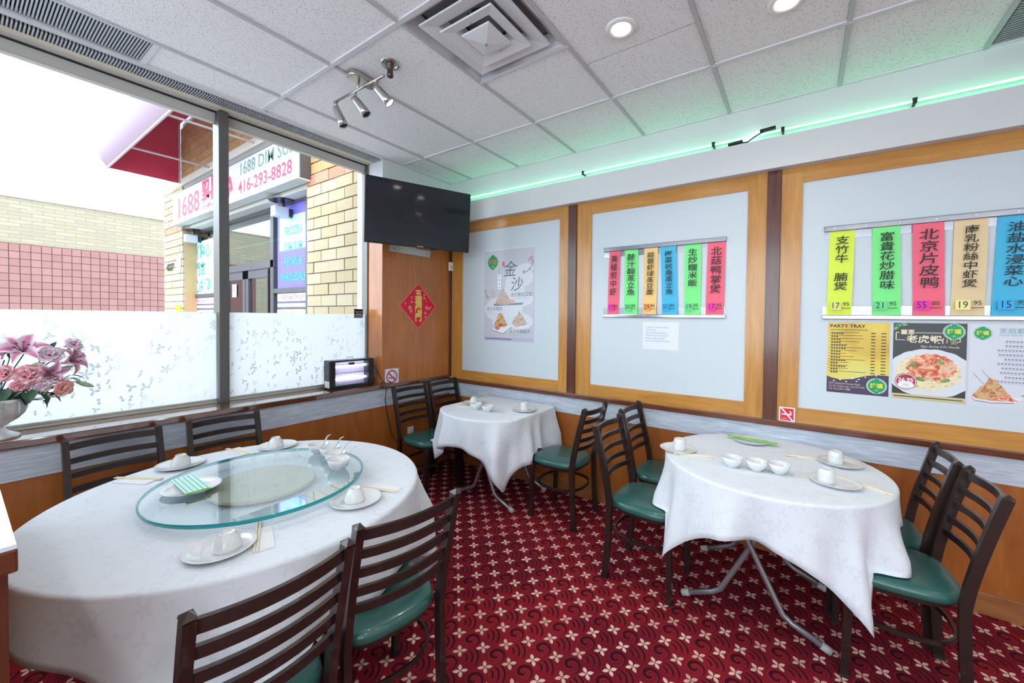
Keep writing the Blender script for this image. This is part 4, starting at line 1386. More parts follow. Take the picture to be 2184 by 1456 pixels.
M_p1 = mat('poster_grey', (.55, .56, .60), .35)
M_mist = mat('poster_mist', (.68, .71, .75), .4)
M_inkg = mat('ink_grey', (.16, .17, .22), .6)
po = wthing('food_poster', 'tall pale grey food poster with two large brush characters on the first panel', 'poster', (.0035, .795, 1.785), RW)
rect(-.305, -.455, .305, .452, 0, .001).build('sheet', M_p1, po)
for u, v, ru, rv in ((.08, .06, .12, .20), (.20, .17, .13, .09), (.20, -.04, .13, .07), (-.06, -.14, .24, .13), (.05, -.26, .25, .10), (.22, .25, .10, .05)):
    disc('mist', M_mist, po, (max(-.3 + ru, min(.3 - ru, u)), v, 0), ru, rv, .0014 + .0001 * (ru * 10 % 3))
rect(-.304, -.454, .304, -.415, .0016, .0019).build('footer', mat('poster_lilac', (.50, .47, .62), .5), po)
rect(-.285, -.440, .05, -.430, .0019, .0021).build('footer_print', mat('footer_ink', (.16, .12, .26), .5), po)
logo(po, (-.195, .335), .078, .0018, '隆福', mat('logo_red', (.65, .16, .05), .5))
text('金', .165, M_inkg, po, (.02, .245, .0024), 'CENTER', 1.0, shear=.12)
text('沙', .150, M_inkg, po, (.10, .095, .0024), 'CENTER', 1.0, shear=.15)
rect(-.075, .285, -.045, .335, .0019, .0022).build('seal', mat('seal_red', (.62, .16, .18), .5), po)
MB().tube([(-.06, .27, .0022), (-.11, .27, .0022), (-.11, .21, .0022)], .0012, 4).build('line', M_inkg, po)
rect(-.13, .06, -.09, .21, .0019, .0022).build('label_box', M_wht, po)
for i in range(4): rect(-.118, .072 + i * .036, -.102, .090 + i * .036, .0022, .0024).build('label_print', mat('ink_mid', (.45, .46, .52), .5), po)
M_dish = mat('dish_rim', (.78, .79, .82), .4)
M_dsh = mat('dish_shadow_print', (.22, .25, .36), .5)
MB().prism([(-.19, -.085), (.19, -.075), (.17, -.095), (-.17, -.105)], .0020, .0024).build('dish', M_dsh, po)
def heap(parent, u, v, w_, h_, w0, m_, sd):
    rn = random.Random(sd)
    P_ = []
    for k in range(15):
        tt = k / 14
        P_.append((u - w_ + 2 * w_ * tt, v + h_ * (1 - abs(2 * tt - 1) ** 1.3) * rn.uniform(.82, 1.05)))
    P_ = [(u + w_, v)] + [(p[0], p[1]) for p in P_[::-1]][1:-1] + [(u - w_, v)]
    MB().prism(P_ + [(u - w_ * .5, v - h_ * .10), (u + w_ * .5, v - h_ * .12)], w0, w0 + .0004).build('food', m_, parent)
F_grey = food_mat('food_fried', [(.22, .12, .08), (.52, .38, .27), (.68, .58, .48), (.35, .36, .22)], 60)
heap(po, -.06, -.078, .10, .15, .0025, F_grey, 1)
disc('food', mat('food_pink', (.75, .42, .38), .5), po, (.05, -.065, 0), .035, .022, .0028)
MB().prism([(-.20, -.345), (-.06, -.38), (.05, -.31), (-.08, -.275)], .0020, .0024).build('dish', M_dish, po)
MB().prism([(-.20, -.352), (-.06, -.388), (.05, -.318), (.05, -.31), (-.06, -.38), (-.20, -.345)], .0019, .0022).build('dish', M_dsh, po)
MB().prism([(.02, -.29), (.12, -.335), (.26, -.30), (.16, -.255)], .0020, .0024).build('dish', M_dish, po)
heap(po, -.09, -.30, .085, .14, .0026, F_meat, 2)
heap(po, .14, -.285, .095, .13, .0026, F_grey, 3)
disc('food', mat('food_red', (.70, .18, .12), .5), po, (-.13, -.325, 0), .032, .022, .0031)
disc('food', MATS['food_pink'], po, (.11, -.295, 0), .035, .018, .0031)
text('金沙脆瓜淡菜', .042, M_inkg, po, (.035, .0, .0026), 'LEFT', 1.0)
text('金沙大蝦球', .040, M_inkg, po, (-.27, -.135, .0026), 'LEFT', 1.0)
text('金沙年糕茄子', .042, M_inkg, po, (.02, -.355, .0026), 'LEFT', 1.0)
for u, v, l in ((.08, -.032, .15), (-.27, -.165, .07), (-.27, -.182, .06), (.02, -.385, .20)): rect(u, v - .003, u + l, v, .0019, .0022).build('small_print', MATS['ink_mid'], po)
for u, v, r_ in ((.275, .35, .022), (.25, .33, .014), (.285, .32, .013), (.19, .22, .022), (.26, .24, .012), (-.285, .05, .016), (-.27, -.02, .014)):
    P_ = []
    for k in range(25):
        a = 2 * pi * k / 25; q = r_ * (.72 + .28 * cos(5 * a)); P_.append((u + q * cos(a), v + q * sin(a)))
    MB().prism(P_, .0024, .0027).build('blossom', mat('blossom_pink', (.70, .22, .42), .5), po)
MB().tube([(.30, .32, .0024), (.27, .26, .0024), (.215, .215, .0024)], .003, 5).build('branch', mat('branch', (.25, .2, .25), .6), po)
MB().tube([(-.30, .04, .0024), (-.27, .0, .0024), (-.24, -.02, .0024)], .003, 5).build('branch', MATS['branch'], po)
disc('moon', mat('poster_taupe', (.58, .50, .48), .5), po, (-.195, .02, 0), .032, .045, .0022)
rect(-.308, .452, .30, .458, 0, .0016).build('tape', mat('tape', (.82, .84, .86), .2), po)

# ---- order racks with coloured menu strips
C_ = dict(pink=(.90, .13, .20), green=(.20, .84, .24), orange=(.87, .57, .20), blue=(.05, .47, .72), yellow=(.70, .87, .06), tan=(.78, .60, .33))
PATCH = dict(pink=(.85, .02, .42), green=(.14, .70, .28), orange=(.90, .32, .10), blue=(.03, .42, .82), yellow=(.72, .72, .20), tan=(.88, .82, .30))
PM = {k: mat('strip_' + k, v, .55) for k, v in C_.items()}
PP = {k: mat('patch_' + k, v, .55) for k, v in PATCH.items()}


M_chrome_dk = mat('chrome_dark_reflection', (.34, .34, .37), .28, metal=1.0)  # darker chrome: the lower rail's dark reflections are put into its colour


def rack(y0, y1, label):
    r = wthing('order_rack', label, 'rack', (.0025, (y0 + y1) / 2, 1.87), RW)
    h = (y1 - y0) / 2
    for v0, nm in ((.205, 'top_rail'), (-.295, 'bottom_rail')):
        up = v0 > 0
        if up: rect(-h, v0, h, v0 + .080, 0, .002).build(nm, M_chrome, r)
        else: MB().add([(-h, v0, 0), (h, v0, 0), (h, v0 + .08, 0), (-h, v0 + .08, 0), (-h, v0, .001), (h, v0, .001), (h, v0 + .08, .0032), (-h, v0 + .08, .0032)],
                       [(0, 3, 2, 1), (4, 5, 6, 7), (0, 1, 5, 4), (1, 2, 6, 5), (2, 3, 7, 6), (3, 0, 4, 7)]).build(nm, M_chrome_dk, r)
        lip = (v0 + .045, v0 + .080) if up else (v0, v0 + .026)
        rect(-h, lip[0], h, lip[1], .002, .014).build('rail_lip', M_chrome, r, bevel=.004)
        k = 0
        u = -h + .05
        while u < h:
            MB().lathe([(.0035, .014), (.0035, .018)], 8, (u, (lip[0] + lip[1]) / 2, 0)).build('rivet', M_nickel, r)
            u += .15
    return r


def strip(yc, w, col, chars, price, cents, label, bend, zt=2.13, zb=1.602):
    s = wthing('menu_strip', label, 'menu strip', (.006, yc, zb), RW, 'coloured menu strips in the wall racks')
    L = zt - zb
    n = 12
    mb = MB()
    for k in range(n + 1):
        tt = k / n
        wv = .004 + .010 * sin(pi * tt) * abs(bend) * 8 + .003 * sin(2 * pi * tt + yc * 9)
        off = bend * (tt - .5)
        for u in (-w / 2, w / 2):
            mb.v += [(u + off, L * tt, wv), (u + off, L * tt, wv - .0004)]
    for k in range(n):
        a = k * 4; b = a + 4
        mb.f += [(a, a + 2, b + 2, b), (a + 1, a + 3, b + 3, b + 1), (a, b, b + 1, a + 1), (a + 2, b + 2, b + 3, a + 3)]
    mb.build('paper', PM[col], s)
    m_ = len(chars)
    zone0, zone1 = .145, L - .045
    stp = min((zone1 - zone0) / m_, .085)
    top = zone1 - max(0, (zone1 - zone0) - stp * m_) * .25
    for i, ch in enumerate(chars):
        if ch == ' ': continue
        v = top - stp * (i + .5)
        text(ch, stp * .98, M_ink, s, (bend * (v / L - .5), v, .019 + abs(bend) * .05), 'CENTER', min(w * .64 / (stp * .98), 1.25), bold=.0004, shear=.06)
    rect(-w * .40, .030, .006, .082, .0185, .0188).build('price_patch', PP[col], s)
    text(price, .052, M_ink, s, (-w * .19, .056, .0192), 'CENTER', .85)
    text(cents, .034, M_ink, s, (w * .25, .066, .0192), 'CENTER', .95)
    rect(w * .08, .040, w * .42, .043, .0185, .0190).build('price_line', M_ink, s)


rack(1.806, 2.737, 'short chrome order rack with six coloured strips on the middle panel')
for yc, w, col, ch, p_, c_, b_, lab in (
        (1.898, .096, 'pink', '美極煎中虾', '17', '95', .012, 'pink menu strip at the short rack end toward the tall grey poster'),
        (2.045, .112, 'green', '鼓汁翻蒸立魚', '30', '95', -.004, 'green menu strip between a pink and the orange strip on the short rack'),
        (2.200, .108, 'orange', '蒜蓉虾球蒸豆腐', '29', '95', .006, 'orange menu strip priced 29.95 on the short rack'),
        (2.345, .120, 'blue', '梅菜杭角蒸立魚', '30', '95', -.020, 'blue menu strip priced 30.95 on the short rack'),
        (2.514, .116, 'green', '生炒糯米飯 ', '19', '95', -.004, 'green menu strip between the blue and a pink strip on the short rack'),
        (2.670, .120, 'pink', '北菇鸭掌煲', '17', '95', .006, 'pink menu strip at the short rack end toward the long rack')):
    strip(yc, w, col, ch, p_, c_, lab, b_)
rack(3.292, 4.34, 'long chrome order rack with coloured strips above three posters')
for yc, w, col, ch, p_, c_, b_, lab in (
        (3.378, .122, 'yellow', '支竹牛 腩煲', '17', '95', .008, 'yellow menu strip priced 17.95 on the long rack'),
        (3.590, .126, 'green', '富貴花炒腊味', '21', '95', -.012, 'green menu strip priced 21.95 on the long rack'),
        (3.767, .130, 'pink', '北京片皮鸭', '55', '00', -.014, 'pink menu strip priced 55.00 on the long rack'),
        (3.926, .128, 'tan', '南乳粉絲中虾煲', '19', '95', .004, 'tan menu strip priced 19.95 on the long rack'),
        (4.082, .130, 'blue', '油盐水浸菜心', '15', '95', .014, 'blue menu strip priced 15.95 on the long rack'),
        (4.245, .126, 'orange', '', '', '', .0, 'orange menu strip at the end of the long rack')):
    if ch: strip(yc, w, col, ch, p_, c_, lab, b_)

nt_ = wthing('printed_notice', 'small white printed notice about take-out containers under the short rack', 'notice', (.0025, 2.283, 1.433), RW)
rect(-.138, -.106, .138, .108, 0, .0008).build('sheet', M_paper, nt_)
M_gt = mat('ink_light', (.30, .33, .40), .6)
for i, t_ in enumerate(('To dine-in customers during', 'lunch service:', '25c per take-out container.', '(Takeout orders exempted.)', 'Please consider bringing', 'your own reusable containers.')):
    text(t_, .0195, M_gt, nt_, (-.115, .068 - i * .0215, .0014), 'LEFT', .78)

# ---- three posters under the long rack
M_yel = mat('poster_yellow', (.72, .52, .06), .4)
nt, b_ = bs(M_yel)
setcol(M_yel, ramp(nt, noise(nt, coords(nt, 'Object'), 3.0, 2), [(.35, (.60, .36, .03)), (.5, (.76, .56, .08)), (.68, (.72, .68, .18))]))
M_plum = mat('poster_plum', (.055, .035, .085), .4)
M_tanink = mat('ink_tan', (.75, .52, .40), .5)
p1 = wthing('party_tray_poster', 'yellow and plum party tray price poster under the long rack', 'poster', (.0025, 3.469, 1.338), RW)
rect(-.146, -.218, .146, .218, 0, .001).build('sheet', M_yel, p1)
MB().prism([(-.146, -.218), (.146, -.218), (.146, -.095), (.09, -.094), (.04, -.104), (-.02, -.128), (-.08, -.136), (-.12, -.128), (-.146, -.118)], .001, .0014).build('plum_band', M_plum, p1)
text('PARTY TRAY', .028, M_ink, p1, (-.135, .195, .0018), 'LEFT', 1.05, bold=.0005)
rect(-.135, .171, .045, .174, .001, .0013).build('small_print', M_ink, p1)
rn = random.Random(5)
for i in range(14):
    v = .155 - i * .0185
    rect(-.137, v, -.137 + rn.uniform(.08, .18), v + .0026, .001, .0013).build('small_print', M_ink, p1)
    for k in range(rn.randint(3, 6)): rect(-.128 + k * .0125, v - .0090, -.119 + k * .0125, v - .002, .001, .0013).build('small_print', M_ink, p1)
    rect(.062, v - .004, .082, v + .001, .001, .0013).build('small_print', M_ink, p1)
    rect(.108, v - .004, .130, v + .001, .001, .0013).build('small_print', M_ink, p1)
for i, t_ in enumerate(('4227 Sheppard Avenue East,', 'Unit B2 Scarborough, Ont M1S 5H5', 'Tel: 416-297-1388')):
    text(t_, (.0165, .0145, .0175)[i], M_tanink, p1, (-.137, -.160 - i * .0175, .0018), 'LEFT', .82)
logo(p1, (.092, -.160), .047, .0016)
for u, v in ((-.08, -.137), (-.11, -.145), (-.05, -.146), (.01, -.128), (.04, -.112), (.09, -.098), (.0, -.14), (-.02, -.122)): disc('sparkle', M_wht, p1, (u, v, 0), .005, .003, .0018, 10)

p2 = wthing('noodle_poster', 'black food poster with a plate of shrimp noodles priced 26.95', 'poster', (.0025, 3.778, 1.338), RW)
rect(-.148, -.219, .150, .219, 0, .001).build('sheet', mat('poster_charcoal', (.028, .025, .027), .35), p2)
def clipdisc(parent, c, ru, rv, w, m_, lim, wob=0.0, n=60):
    P_ = []
    for k in range(n):
        a = 2 * pi * k / n; q = 1 + wob * abs(sin(8 * a))
        P_.append((max(lim[0], min(lim[2], c[0] + ru * q * cos(a))), max(lim[1], min(lim[3], c[1] + rv * q * sin(a)))))
    MB().prism(P_, w - .0004, w).build('plate_print', m_, parent)
LIM = (-.148, -.190, .150, .219)
clipdisc(p2, (.005, -.065), .175, .135, .0016, M_mist, LIM, .03)
clipdisc(p2, (.0, -.058), .128, .098, .0021, F_noodle, LIM, .06)
clipdisc(p2, (.012, -.030), .095, .070, .0026, F_shrimp, LIM, .12)
for u, v, a_ in ((-.06, -.02, .4), (.05, .0, -.5), (.07, -.10, .3), (-.03, -.10, -.3)): disc('garnish', F_green, p2, (u, v, 0), .022, .010, .0031, 12, a_)
rect(-.148, -.219, .150, -.190, .001, .0015).build('footer', mat('footer_tan', (.60, .52, .26), .5), p2)
rect(-.14, -.207, .14, -.202, .0015, .0018).build('footer_print', M_ink, p2)
M_cr = mat('ink_cream', (.82, .74, .52), .5)
text('薑蔥', .030, M_cr, p2, (-.117, .165, .0018), 'LEFT', 1.0, bold=.0006)
text('老虎蝦', .046, M_cr, p2, (-.092, .125, .0018), 'LEFT', 1.05, bold=.0010)
text('伊麵', .034, M_cr, p2, (.050, .118, .0018), 'LEFT', 1.0, bold=.0006)
text('Tiger Shrimp E-Fu Noodle', .0155, M_cr, p2, (-.035, .087, .0018), 'LEFT', .95, shear=.3)
for a in ((-.138, .120, -.134, .166), (-.138, .162, -.122, .166), (-.138, .120, -.097, .123), (-.058, .163, .070, .166), (.122, .115, .126, .143), (.112, .115, .126, .118)): rect(a[0], a[1], a[2], a[3], .001, .0015).build('frame_print', M_cr, p2)
logo(p2, (.100, .173), .044, .0016)
for u, v, a_ in ((-.125, .205, .3), (-.105, .210, -.1), (-.135, .192, 1.0)): disc('leaf_print', mat('leaf_print', (.16, .45, .18), .5), p2, (u, v, 0), .017, .008, .0016, 12, a_)
disc('price_badge', mat('badge_crimson', (.42, .02, .06), .5), p2, (-.090, -.118, 0), .047, .047, .0034)
ring_(p2, (-.090, -.118), .041, .044, .0037, M_wht)
disc('price_badge', M_wht, p2, (-.090, -.136, 0), .034, .020, .0037)
text('26.95', .030, M_wht, p2, (-.090, -.110, .0042), 'CENTER', 1.0, bold=.0008)
rect(-.102, -.136, -.078, -.133, .0037, .0040).build('badge_print', M_gt, p2); rect(-.105, -.144, -.075, -.142, .0037, .0040).build('badge_print', M_gt, p2)

p3 = wthing('combo_poster', 'white family combo menu poster beside the black noodle poster', 'poster', (.0025, 4.085, 1.335), RW)
rect(-.148, -.219, .155, .222, 0, .001).build('sheet', mat('poster_white', (.66, .68, .74), .4), p3)
logo(p3, (-.100, .172), .037, .0016)
M_tq = mat('ink_teal', (.16, .42, .46), .5)
text('家庭歡聚套餐', .030, M_tq, p3, (-.042, .185, .0018), 'LEFT', 1.05)
text('Family Special Combo', .0145, M_tq, p3, (-.040, .165, .0018), 'LEFT', 1.0)
for i in range(10):
    v = .130 - i * .0235
    l = rn.uniform(.05, .085)
    for k in range(int(l * 2 / .0125)): rect(.040 - l + k * .0125, v - .004, .049 - l + k * .0125, v + .005, .001, .0013).build('small_print', M_gt, p3)
    rect(.04 - l * 1.05, v - .010, .04 + l * 1.05, v - .008, .001, .0013).build('small_print', MATS['ink_mid'], p3)
MB().prism([(-.146, -.165), (.05, -.160), (.02, -.187), (-.06, -.195), (-.12, -.188)], .001, .0015).build('dish_print', M_dish, p3)
MB().prism([(-.146, -.170), (-.12, -.193), (-.06, -.200), (.02, -.192), (.02, -.187), (-.06, -.195), (-.12, -.188)], .0010, .0013).build('dish_print', M_dsh, p3)
heap(p3, -.06, -.172, .075, .115, .0016, F_meat, 8)
heap(p3, -.02, -.178, .055, .03, .0021, F_shrimp, 9)
heap(p3, .10, -.150, .060, .035, .0016, F_green, 10)
MB().tube([(-.09, -.10, .0016), (-.13, -.045, .0016)], .0012, 4).build('chopstick_print', M_gt, p3)
MB().tube([(-.07, -.07, .0016), (-.10, -.025, .0016)], .0012, 4).build('chopstick_print', M_gt, p3)
for i in range(3): rect(.08, -.195 - i * .008, .145, -.192 - i * .008, .001, .0013).build('small_print', M_gt, p3)

# =================================================================== ON THE WINDOW SILL
ZW = .9355
zp = thing('bug_zapper', 'black electric insect zapper with glowing tubes standing on the window sill', 'insect zapper', (1.115, -.125, ZW), radians(-4))
for s in (-1, 1):
    u0, u1 = (s * .205, s * .150)
    MB().box((u0, -.055, .0), (u1, .055, .245)).build('end_housing', M_black_pl, zp, bevel=.012)
MB().box((.196, -.03, .015), (.2065, .05, .07)).build('label', M_white_pl, zp)
MB().box((-.150, -.052, .0), (.150, .052, .028)).build('tray', M_black_pl, zp, bevel=.004)
MB().box((-.150, -.050, .228), (.150, .050, .243)).build('top_cover', M_black_pl, zp, bevel=.004)
MB().box((-.150, -.030, .028), (.150, -.026, .228)).build('reflector', mat('zapper_reflector', (.75, .77, .86), .35), zp)
M_uv = mat('uv_glow', (.7, .65, 1), .4, emit=(.70, .68, 1.0), strength=3.0)
for z in (.075, .185): MB().tube([(-.150, 0, z), (.150, 0, z)], .011, 12).build('tube', M_uv, zp, smooth=True)
g = MB()
for k in range(30): g.tube([(-.145 + k * .010, .030, .03), (-.145 + k * .010, .030, .228)], .0007, 4, up=(1, 0, 0))
o = g.build('wire_grid', M_nickel, zp); o['kind'] = 'stuff'
for z in (.050, .130, .205): MB().tube([(-.150, .042, z), (.150, .042, z)], .003, 6).build('guard_bar', M_nickel, zp, smooth=True)
MB().box((-.02, .036, .198), (.03, .046, .218)).build('tag', M_glide, zp)
MB().tube([(.03, 0, .243), (.03, 0, .262), (-.03, 0, .262), (-.03, 0, .243)], .0025, 6, up=(0, 1, 0)).build('hanger', M_nickel, zp)
cb = MB().tube([(.905, -.10, 1.13), (.895, -.05, 1.06), (.872, .0, .975), (.862, .034, .945), (.858, .046, .90), (.86, .035, .80), (.845, .03, .70), (.820, .03, .61), (.790, .03, .48), (.760, .03, .41), (.70, .035, .33), (.63, .045, .33), (.575, .045, .36), (.545, .038, .385)], .0042, 8).build(
    'power_cord', M_glide, None, smooth=True, label='thin black power cord hanging from the sill to the outlet', cat='cord')
cl = MB().tube([(.84 + .055 * cos(a), .01 + .022 * sin(a), .945 + .010 * sin(2 * a)) for a in [2 * pi * k / 20 for k in range(20)]], .0042, 8, closed=True).build('cord_coil', M_glide, None, smooth=True, label='small loop of black cord on the sill end', cat='cord')

# vase and flowers
VX, VY = 3.035, -.115
M_pearl = mat('pearl_vase', (.70, .68, .64), .18, coat=.6)
nt, b_ = bs(M_pearl)
setcol(M_pearl, ramp(nt, noise(nt, coords(nt, 'Object'), 12, 3, .5, 1.0), [(.35, (.58, .55, .52)), (.55, (.72, .71, .70)), (.7, (.84, .84, .86))]))
vs = thing('flower_vase', 'pearly white fluted pedestal vase on the window sill', 'vase', (VX, VY, ZW))
MB().lathe([(.094, .0), (.097, .004), (.094, .012), (.075, .020), (.052, .035), (.042, .055)], 48, cap=False).build('foot', M_pearl, vs, smooth=True)
mb = MB()
prof = [(.040, .052), (.055, .068), (.085, .090), (.108, .120), (.118, .150), (.124, .180), (.136, .198), (.132, .199), (.115, .175), (.10, .14), (.06, .09), (.001, .085)]
n = 96
for r_, z in prof:
    for i in range(n):
        a = 2 * pi * i / n
        q = r_ * (1 + (.055 if .06 < z < .2 and r_ > .05 else 0) * sin(12 * a + z * 38))
        mb.v.append((q * cos(a), q * sin(a), z))
for k in range(len(prof) - 1):
    for i in range(n): mb.f.append((k * n + i, k * n + (i + 1) % n, (k + 1) * n + (i + 1) % n, (k + 1) * n + i))
mb.build('bowl', M_pearl, vs, smooth=True)


def pet_mat(name, base, tip, mid):
    m = mat(name, tip, .55, sheen=.2)
    nt, b = bs(m)
    u = coords(nt, 'UV')
    a, c, _ = sep(nt, u)
    setcol(m, mixc(nt, (c - .5).abs().ss(.10, .42), mixc(nt, a.ss(.1, .9), mid, base), tip))
    return m


M_lily = pet_mat('lily_petal', (.70, .22, .38), (.86, .66, .76), (.62, .16, .30))
M_rose = pet_mat('rose_petal', (.88, .25, .36), (.90, .55, .58), (.78, .06, .20))
M_rosew = pet_mat('pale_rose_petal', (.86, .50, .64), (.90, .82, .86), (.80, .22, .50))
M_coral = pet_mat('coral_rose_petal', (.88, .30, .33), (.88, .52, .42), (.85, .48, .22))
M_leaf = mat('leaf_green', (.030, .085, .045), .45)
M_leaf2 = mat('leaf_teal', (.06, .17, .13), .45)
M_bud = mat('bud_green', (.30, .45, .24), .5)
M_stamen = mat('stamen_dark', (.06, .03, .05), .6)


def petal_mesh(L, Wd, curl, cup, wavy=0.0, point=1.0, name='petal'):
    """petal along +x, opening up +z; UV.x along, UV.y across"""
    V_, F_, UV = [], [], []
    nu, nv = 9, 5
    for i in range(nu):
        t = i / (nu - 1)
        w = Wd * (sin(pi * min(t ** .75 * .93 + .04, 1)) ** point if point >= 1 else min(1, t * 2.2 + .25) * (1 - max(0, t - .75) * 1.2))
        bend = curl * t * t
        x_ = L * (t - .25 * abs(bend) * t); z_ = L * (cup * sin(t * pi * .55) - bend * .9)
        for j in range(nv):
            q = j / (nv - 1) * 2 - 1
            V_.append((x_, q * w, z_ + (q * q) * w * .55 * (1 - t * .5) + wavy * sin(t * 9 + q * 4) * L * .04))
            UV.append((t, j / (nv - 1)))
    for i in range(nu - 1):
        for j in range(nv - 1): F_.append((i * nv + j, i * nv + j + 1, (i + 1) * nv + j + 1, (i + 1) * nv + j))
    me = bpy.data.meshes.new(name); me.from_pydata(V_, [], F_)
    uv = me.uv_layers.new(name='UVMap')
    for l in me.loops: uv.data[l.index].uv = UV[l.vertex_index]
    me.shade_smooth()
    return me


PET = {}


def pm(key, m, *a, **k):
    if key not in PET:
        me = petal_mesh(*a, **k); me.materials.append(m); PET[key] = me
    return PET[key]


def flower_root(name, label, cat, c, aim, group):
    o = thing(name, label, cat, (VX + (c.x - VX) * .12, VY, ZW + .16), 0, group)
    q = Vector(aim).normalized().to_track_quat('Z', 'Y')
    hd = obj('bloom', None, None, o)
    hd.location = c - o.location; hd.rotation_mode = 'QUATERNION'; hd.rotation_quaternion = q
    base = c - o.location
    st_ = MB().tube([(0, 0, 0), tuple(base * .45 + Vector((0, 0, .02))), tuple(base - Vector(aim).normalized() * .012)], .0028, 6).build('stem', M_leaf, o, smooth=True)
    return o, hd


def place_petals(hd, me, n, tilt, off=0.0, r0=.0, z0=0.0, sc=1.0, nm='petal'):
    for k in range(n):
        a = 2 * pi * k / n + off + random.uniform(-.08, .08)
        o = obj(nm, me, None, hd)
        o.rotation_euler = (0, -tilt + random.uniform(-.08, .08), a); o.rotation_mode = 'XYZ'
        o.location = (r0 * cos(a), r0 * sin(a), z0); o.scale = (sc,) * 3
    return hd


def lily(px_, py_, dy, aim, label, sc=1.0):
    c = at_y(px_, py_, VY + dy)
    o, hd = flower_root('lily', label, 'flower', c, aim, 'pink lilies in the vase')
    place_petals(hd, pm('lily_a', M_lily, .105, .021, .55, .55), 3, .30, .2, .004, 0, sc)
    place_petals(hd, pm('lily_b', M_lily, .100, .027, .50, .50, wavy=.4), 3, .38, .2 + pi / 3, .005, .003, sc)
    mb = MB()
    for k in range(6):
        a = k * pi / 3 + .3
        e = Vector((.022 * cos(a), .022 * sin(a), .055)) * sc
        mb.tube([(0, 0, 0), tuple(e * .6), tuple(e)], .0010, 4)
        mb.box(tuple(e - Vector((.005, .002, .002))), tuple(e + Vector((.005, .002, .002))))
    so_ = mb.build('stamens', M_stamen, hd); so_['kind'] = 'stuff'


def rose(px_, py_, dy, aim, label, m_, key, sc=1.0):
    c = at_y(px_, py_, VY + dy)
    o, hd = flower_root('rose', label, 'flower', c, aim, 'roses in the vase')
    A = pm(key + 'o', m_, .050, .030, .50, .62, .3, .5)
    B = pm(key + 'i', m_, .040, .024, .12, .95, .2, .5)
    place_petals(hd, A, 5, .28, 0, .005, -.004, sc)
    place_petals(hd, A, 5, .62, .6, .005, .0, sc * .85)
    place_petals(hd, B, 4, .85, .2, .005, .004, sc * .9)
    place_petals(hd, B, 3, 1.15, .9, .003, .008, sc * .75)
    place_petals(hd, pm('sepal', M_leaf, .030, .006, -.1, .1), 5, -.35, .3, .003, -.012, sc, 'sepal')


lily(50, 752, .03, (.15, .75, .62), 'pink lily with dark stamens standing highest on the vase side of the bouquet', 1.1)
lily(140, 770, .01, (-.65, .55, .25), 'pink lily turned toward the window mullion', 1.0)
lily(100, 795, .05, (-.2, .8, -.1), 'pink lily hanging low in the middle of the bouquet', .9)
lily(5, 765, .0, (.5, .5, .6), 'pink lily on the far side of the bouquet', 1.0)
rose(60, 800, .07, (.05, .95, .25), 'deep pink open rose at the front of the bouquet', M_rose, 'r', 1.15)
rose(12, 797, .06, (.3, .9, .2), 'deep pink rose bud at the bouquet edge', M_rose, 'r', .9)
rose(106, 760, .04, (-.1, .8, .6), 'pale pink rose between the lilies', M_rosew, 'w', 1.1)
rose(153, 737, .0, (-.35, .7, .55), 'white and pink rose standing highest of the bouquet', M_rosew, 'w', .85)
rose(130, 826, .06, (-.4, .85, -.15), 'coral pink rose low beside the dark leaves', M_coral, 'c', .95)
rose(42, 820, .08, (.0, .85, -.4), 'deep pink rose drooping over the vase rim', M_rose, 'r', .75)
rose(85, 822, .07, (-.1, .9, -.2), 'pale pink rose over the vase rim', M_rosew, 'w', .8)
# buds
for px_, py_, lab, e in ((132, 787, 'long pale green and pink lily bud lying across the bouquet', (-.9, .15, .35)), (178, 818, 'green lily bud pointing toward the window mullion', (-.85, .2, -.45)), (78, 778, 'small green bud between the roses', (-.5, .8, .2))):
    c = at_y(px_, py_, VY + .05)
    b_o = thing('flower_bud', lab, 'flower bud', tuple(Vector((VX, VY, ZW + .16)).lerp(c, .12)), 0, 'buds in the vase')
    d = Vector(e).normalized(); L0 = Vector(b_o.location)
    me = MB().lathe([(.001, -.035), (.008, -.025), (.013, 0), (.011, .025), (.004, .042), (.001, .045)], 12, cap=False).mesh('bud', True)
    me.transform(Matrix.Translation(c - L0) @ d.to_track_quat('Z', 'Y').to_matrix().to_4x4()); obj('bud', me, M_bud, b_o)
    MB().tube([(0, 0, 0), tuple((c - L0) * .5 + Vector((0, 0, .02))), tuple(c - L0 - d * .034)], .0025, 6).build('stem', M_leaf, b_o, smooth=True)
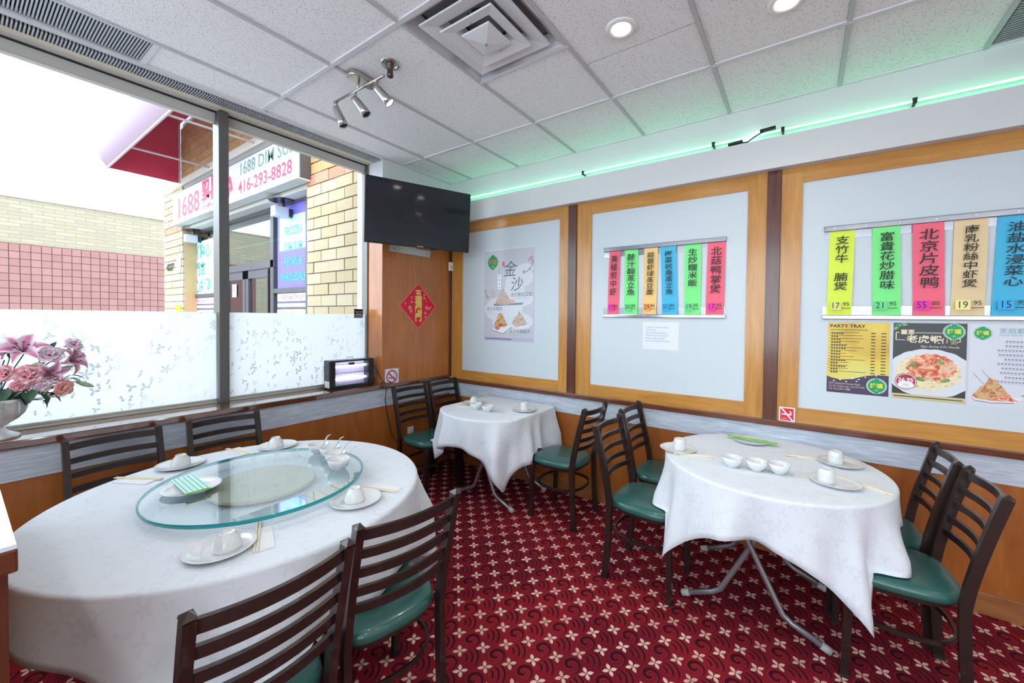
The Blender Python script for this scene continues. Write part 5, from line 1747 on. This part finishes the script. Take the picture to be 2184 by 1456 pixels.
# leaf sprays
def spray(label, leaves, m_):
    o = thing('leaf_spray', label, 'leaves', (VX - .02, VY + .02, ZW + .17), 0, 'leaf sprays in the vase')
    for px_, py_, dy, L, Wd, aim in leaves:
        c = at_y(px_, py_, VY + dy) - Vector(o.location)
        lf = obj('leaf', pm('leaf%g_%g_%s' % (L, Wd, m_.name), m_, L, Wd, .25, .15), None, o)
        lf.location = c; lf.rotation_mode = 'QUATERNION'; lf.rotation_quaternion = Vector(aim).to_track_quat('X', 'Z')
        MB().tube([(0, 0, 0), tuple(c * .5 + Vector((0, 0, .01))), tuple(c)], .002, 5).build('stem', M_leaf, o)
spray('dark green broad leaves hanging over the vase rim', [(45, 838, .08, .07, .022, (-.2, .3, -.8)), (80, 835, .09, .08, .026, (-.4, .3, -.7)), (100, 838, .06, .075, .020, (-.6, .2, -.6)), (25, 835, .08, .07, .024, (.4, .4, -.6)), (60, 830, .09, .08, .026, (0, .5, -.8)), (120, 835, .05, .06, .015, (-.7, .1, -.2)), (90, 852, .08, .055, .012, (-.3, .1, -.9)), (70, 838, .04, .09, .024, (-.7, .3, -.25)), (10, 830, .07, .09, .026, (.1, .5, -.7)), (110, 825, .06, .08, .024, (-.8, .35, -.1)), (40, 828, .05, .09, .026, (.3, .6, -.35))], M_leaf)
spray('teal green narrow leaves reaching toward the window mullion', [(150, 800, .05, .07, .010, (-.9, .1, -.4)), (160, 805, .04, .06, .008, (-.5, .1, -.85)), (148, 805, .05, .055, .009, (-.7, .3, -.6)), (120, 775, .03, .07, .014, (-.5, .3, .5)), (20, 765, .02, .09, .010, (.1, .3, .9)), (85, 770, .05, .06, .010, (.1, .3, .8)), (112, 745, .02, .05, .016, (-.2, .3, .8))], M_leaf2)
# baby's breath
for label, spots in (('small white filler blossoms hanging at the vase rim', [(70, 828), (85, 825), (95, 830), (78, 834), (60, 833), (92, 838)]), ('small white filler blossoms by the coral rose', [(118, 845), (128, 842), (138, 843), (110, 842), (135, 803), (145, 806), (125, 806)])):
    o = thing('filler_sprig', label, 'flower', (VX - .02, VY + .03, ZW + .17), 0, 'white filler sprigs')
    mb, ms = MB(), MB()
    for px_, py_ in spots:
        c = at_y(px_, py_, VY + .10) - Vector(o.location)
        ms.tube([(0, 0, 0), tuple(c * .5), tuple(c)], .0010, 4)
        for k in range(5):
            q = c + Vector((random.uniform(-.012, .012), random.uniform(-.008, .008), random.uniform(-.008, .008)))
            mb.lathe([(.0005, -.003), (.0035, -.001), (.0035, .001), (.0005, .003)], 6, tuple(q), cap=False)
    b1_ = mb.build('blossoms', M_wht, o); b1_['kind'] = 'stuff'
    b2_ = ms.build('stems', M_leaf, o); b2_['kind'] = 'stuff'

# put the empties of the tables at the foot of each table
for o in list(COL.objects):
    if o.parent is None and o.type == 'EMPTY' and o.get('category') == 'table':
        c = T2 if 'three bowls' in o['label'] else (SM if 'corner' in o['label'] else BIG)
        o.location = (c[0], c[1], 0)
        for ch in o.children: ch.location = (-c[0], -c[1], 0)
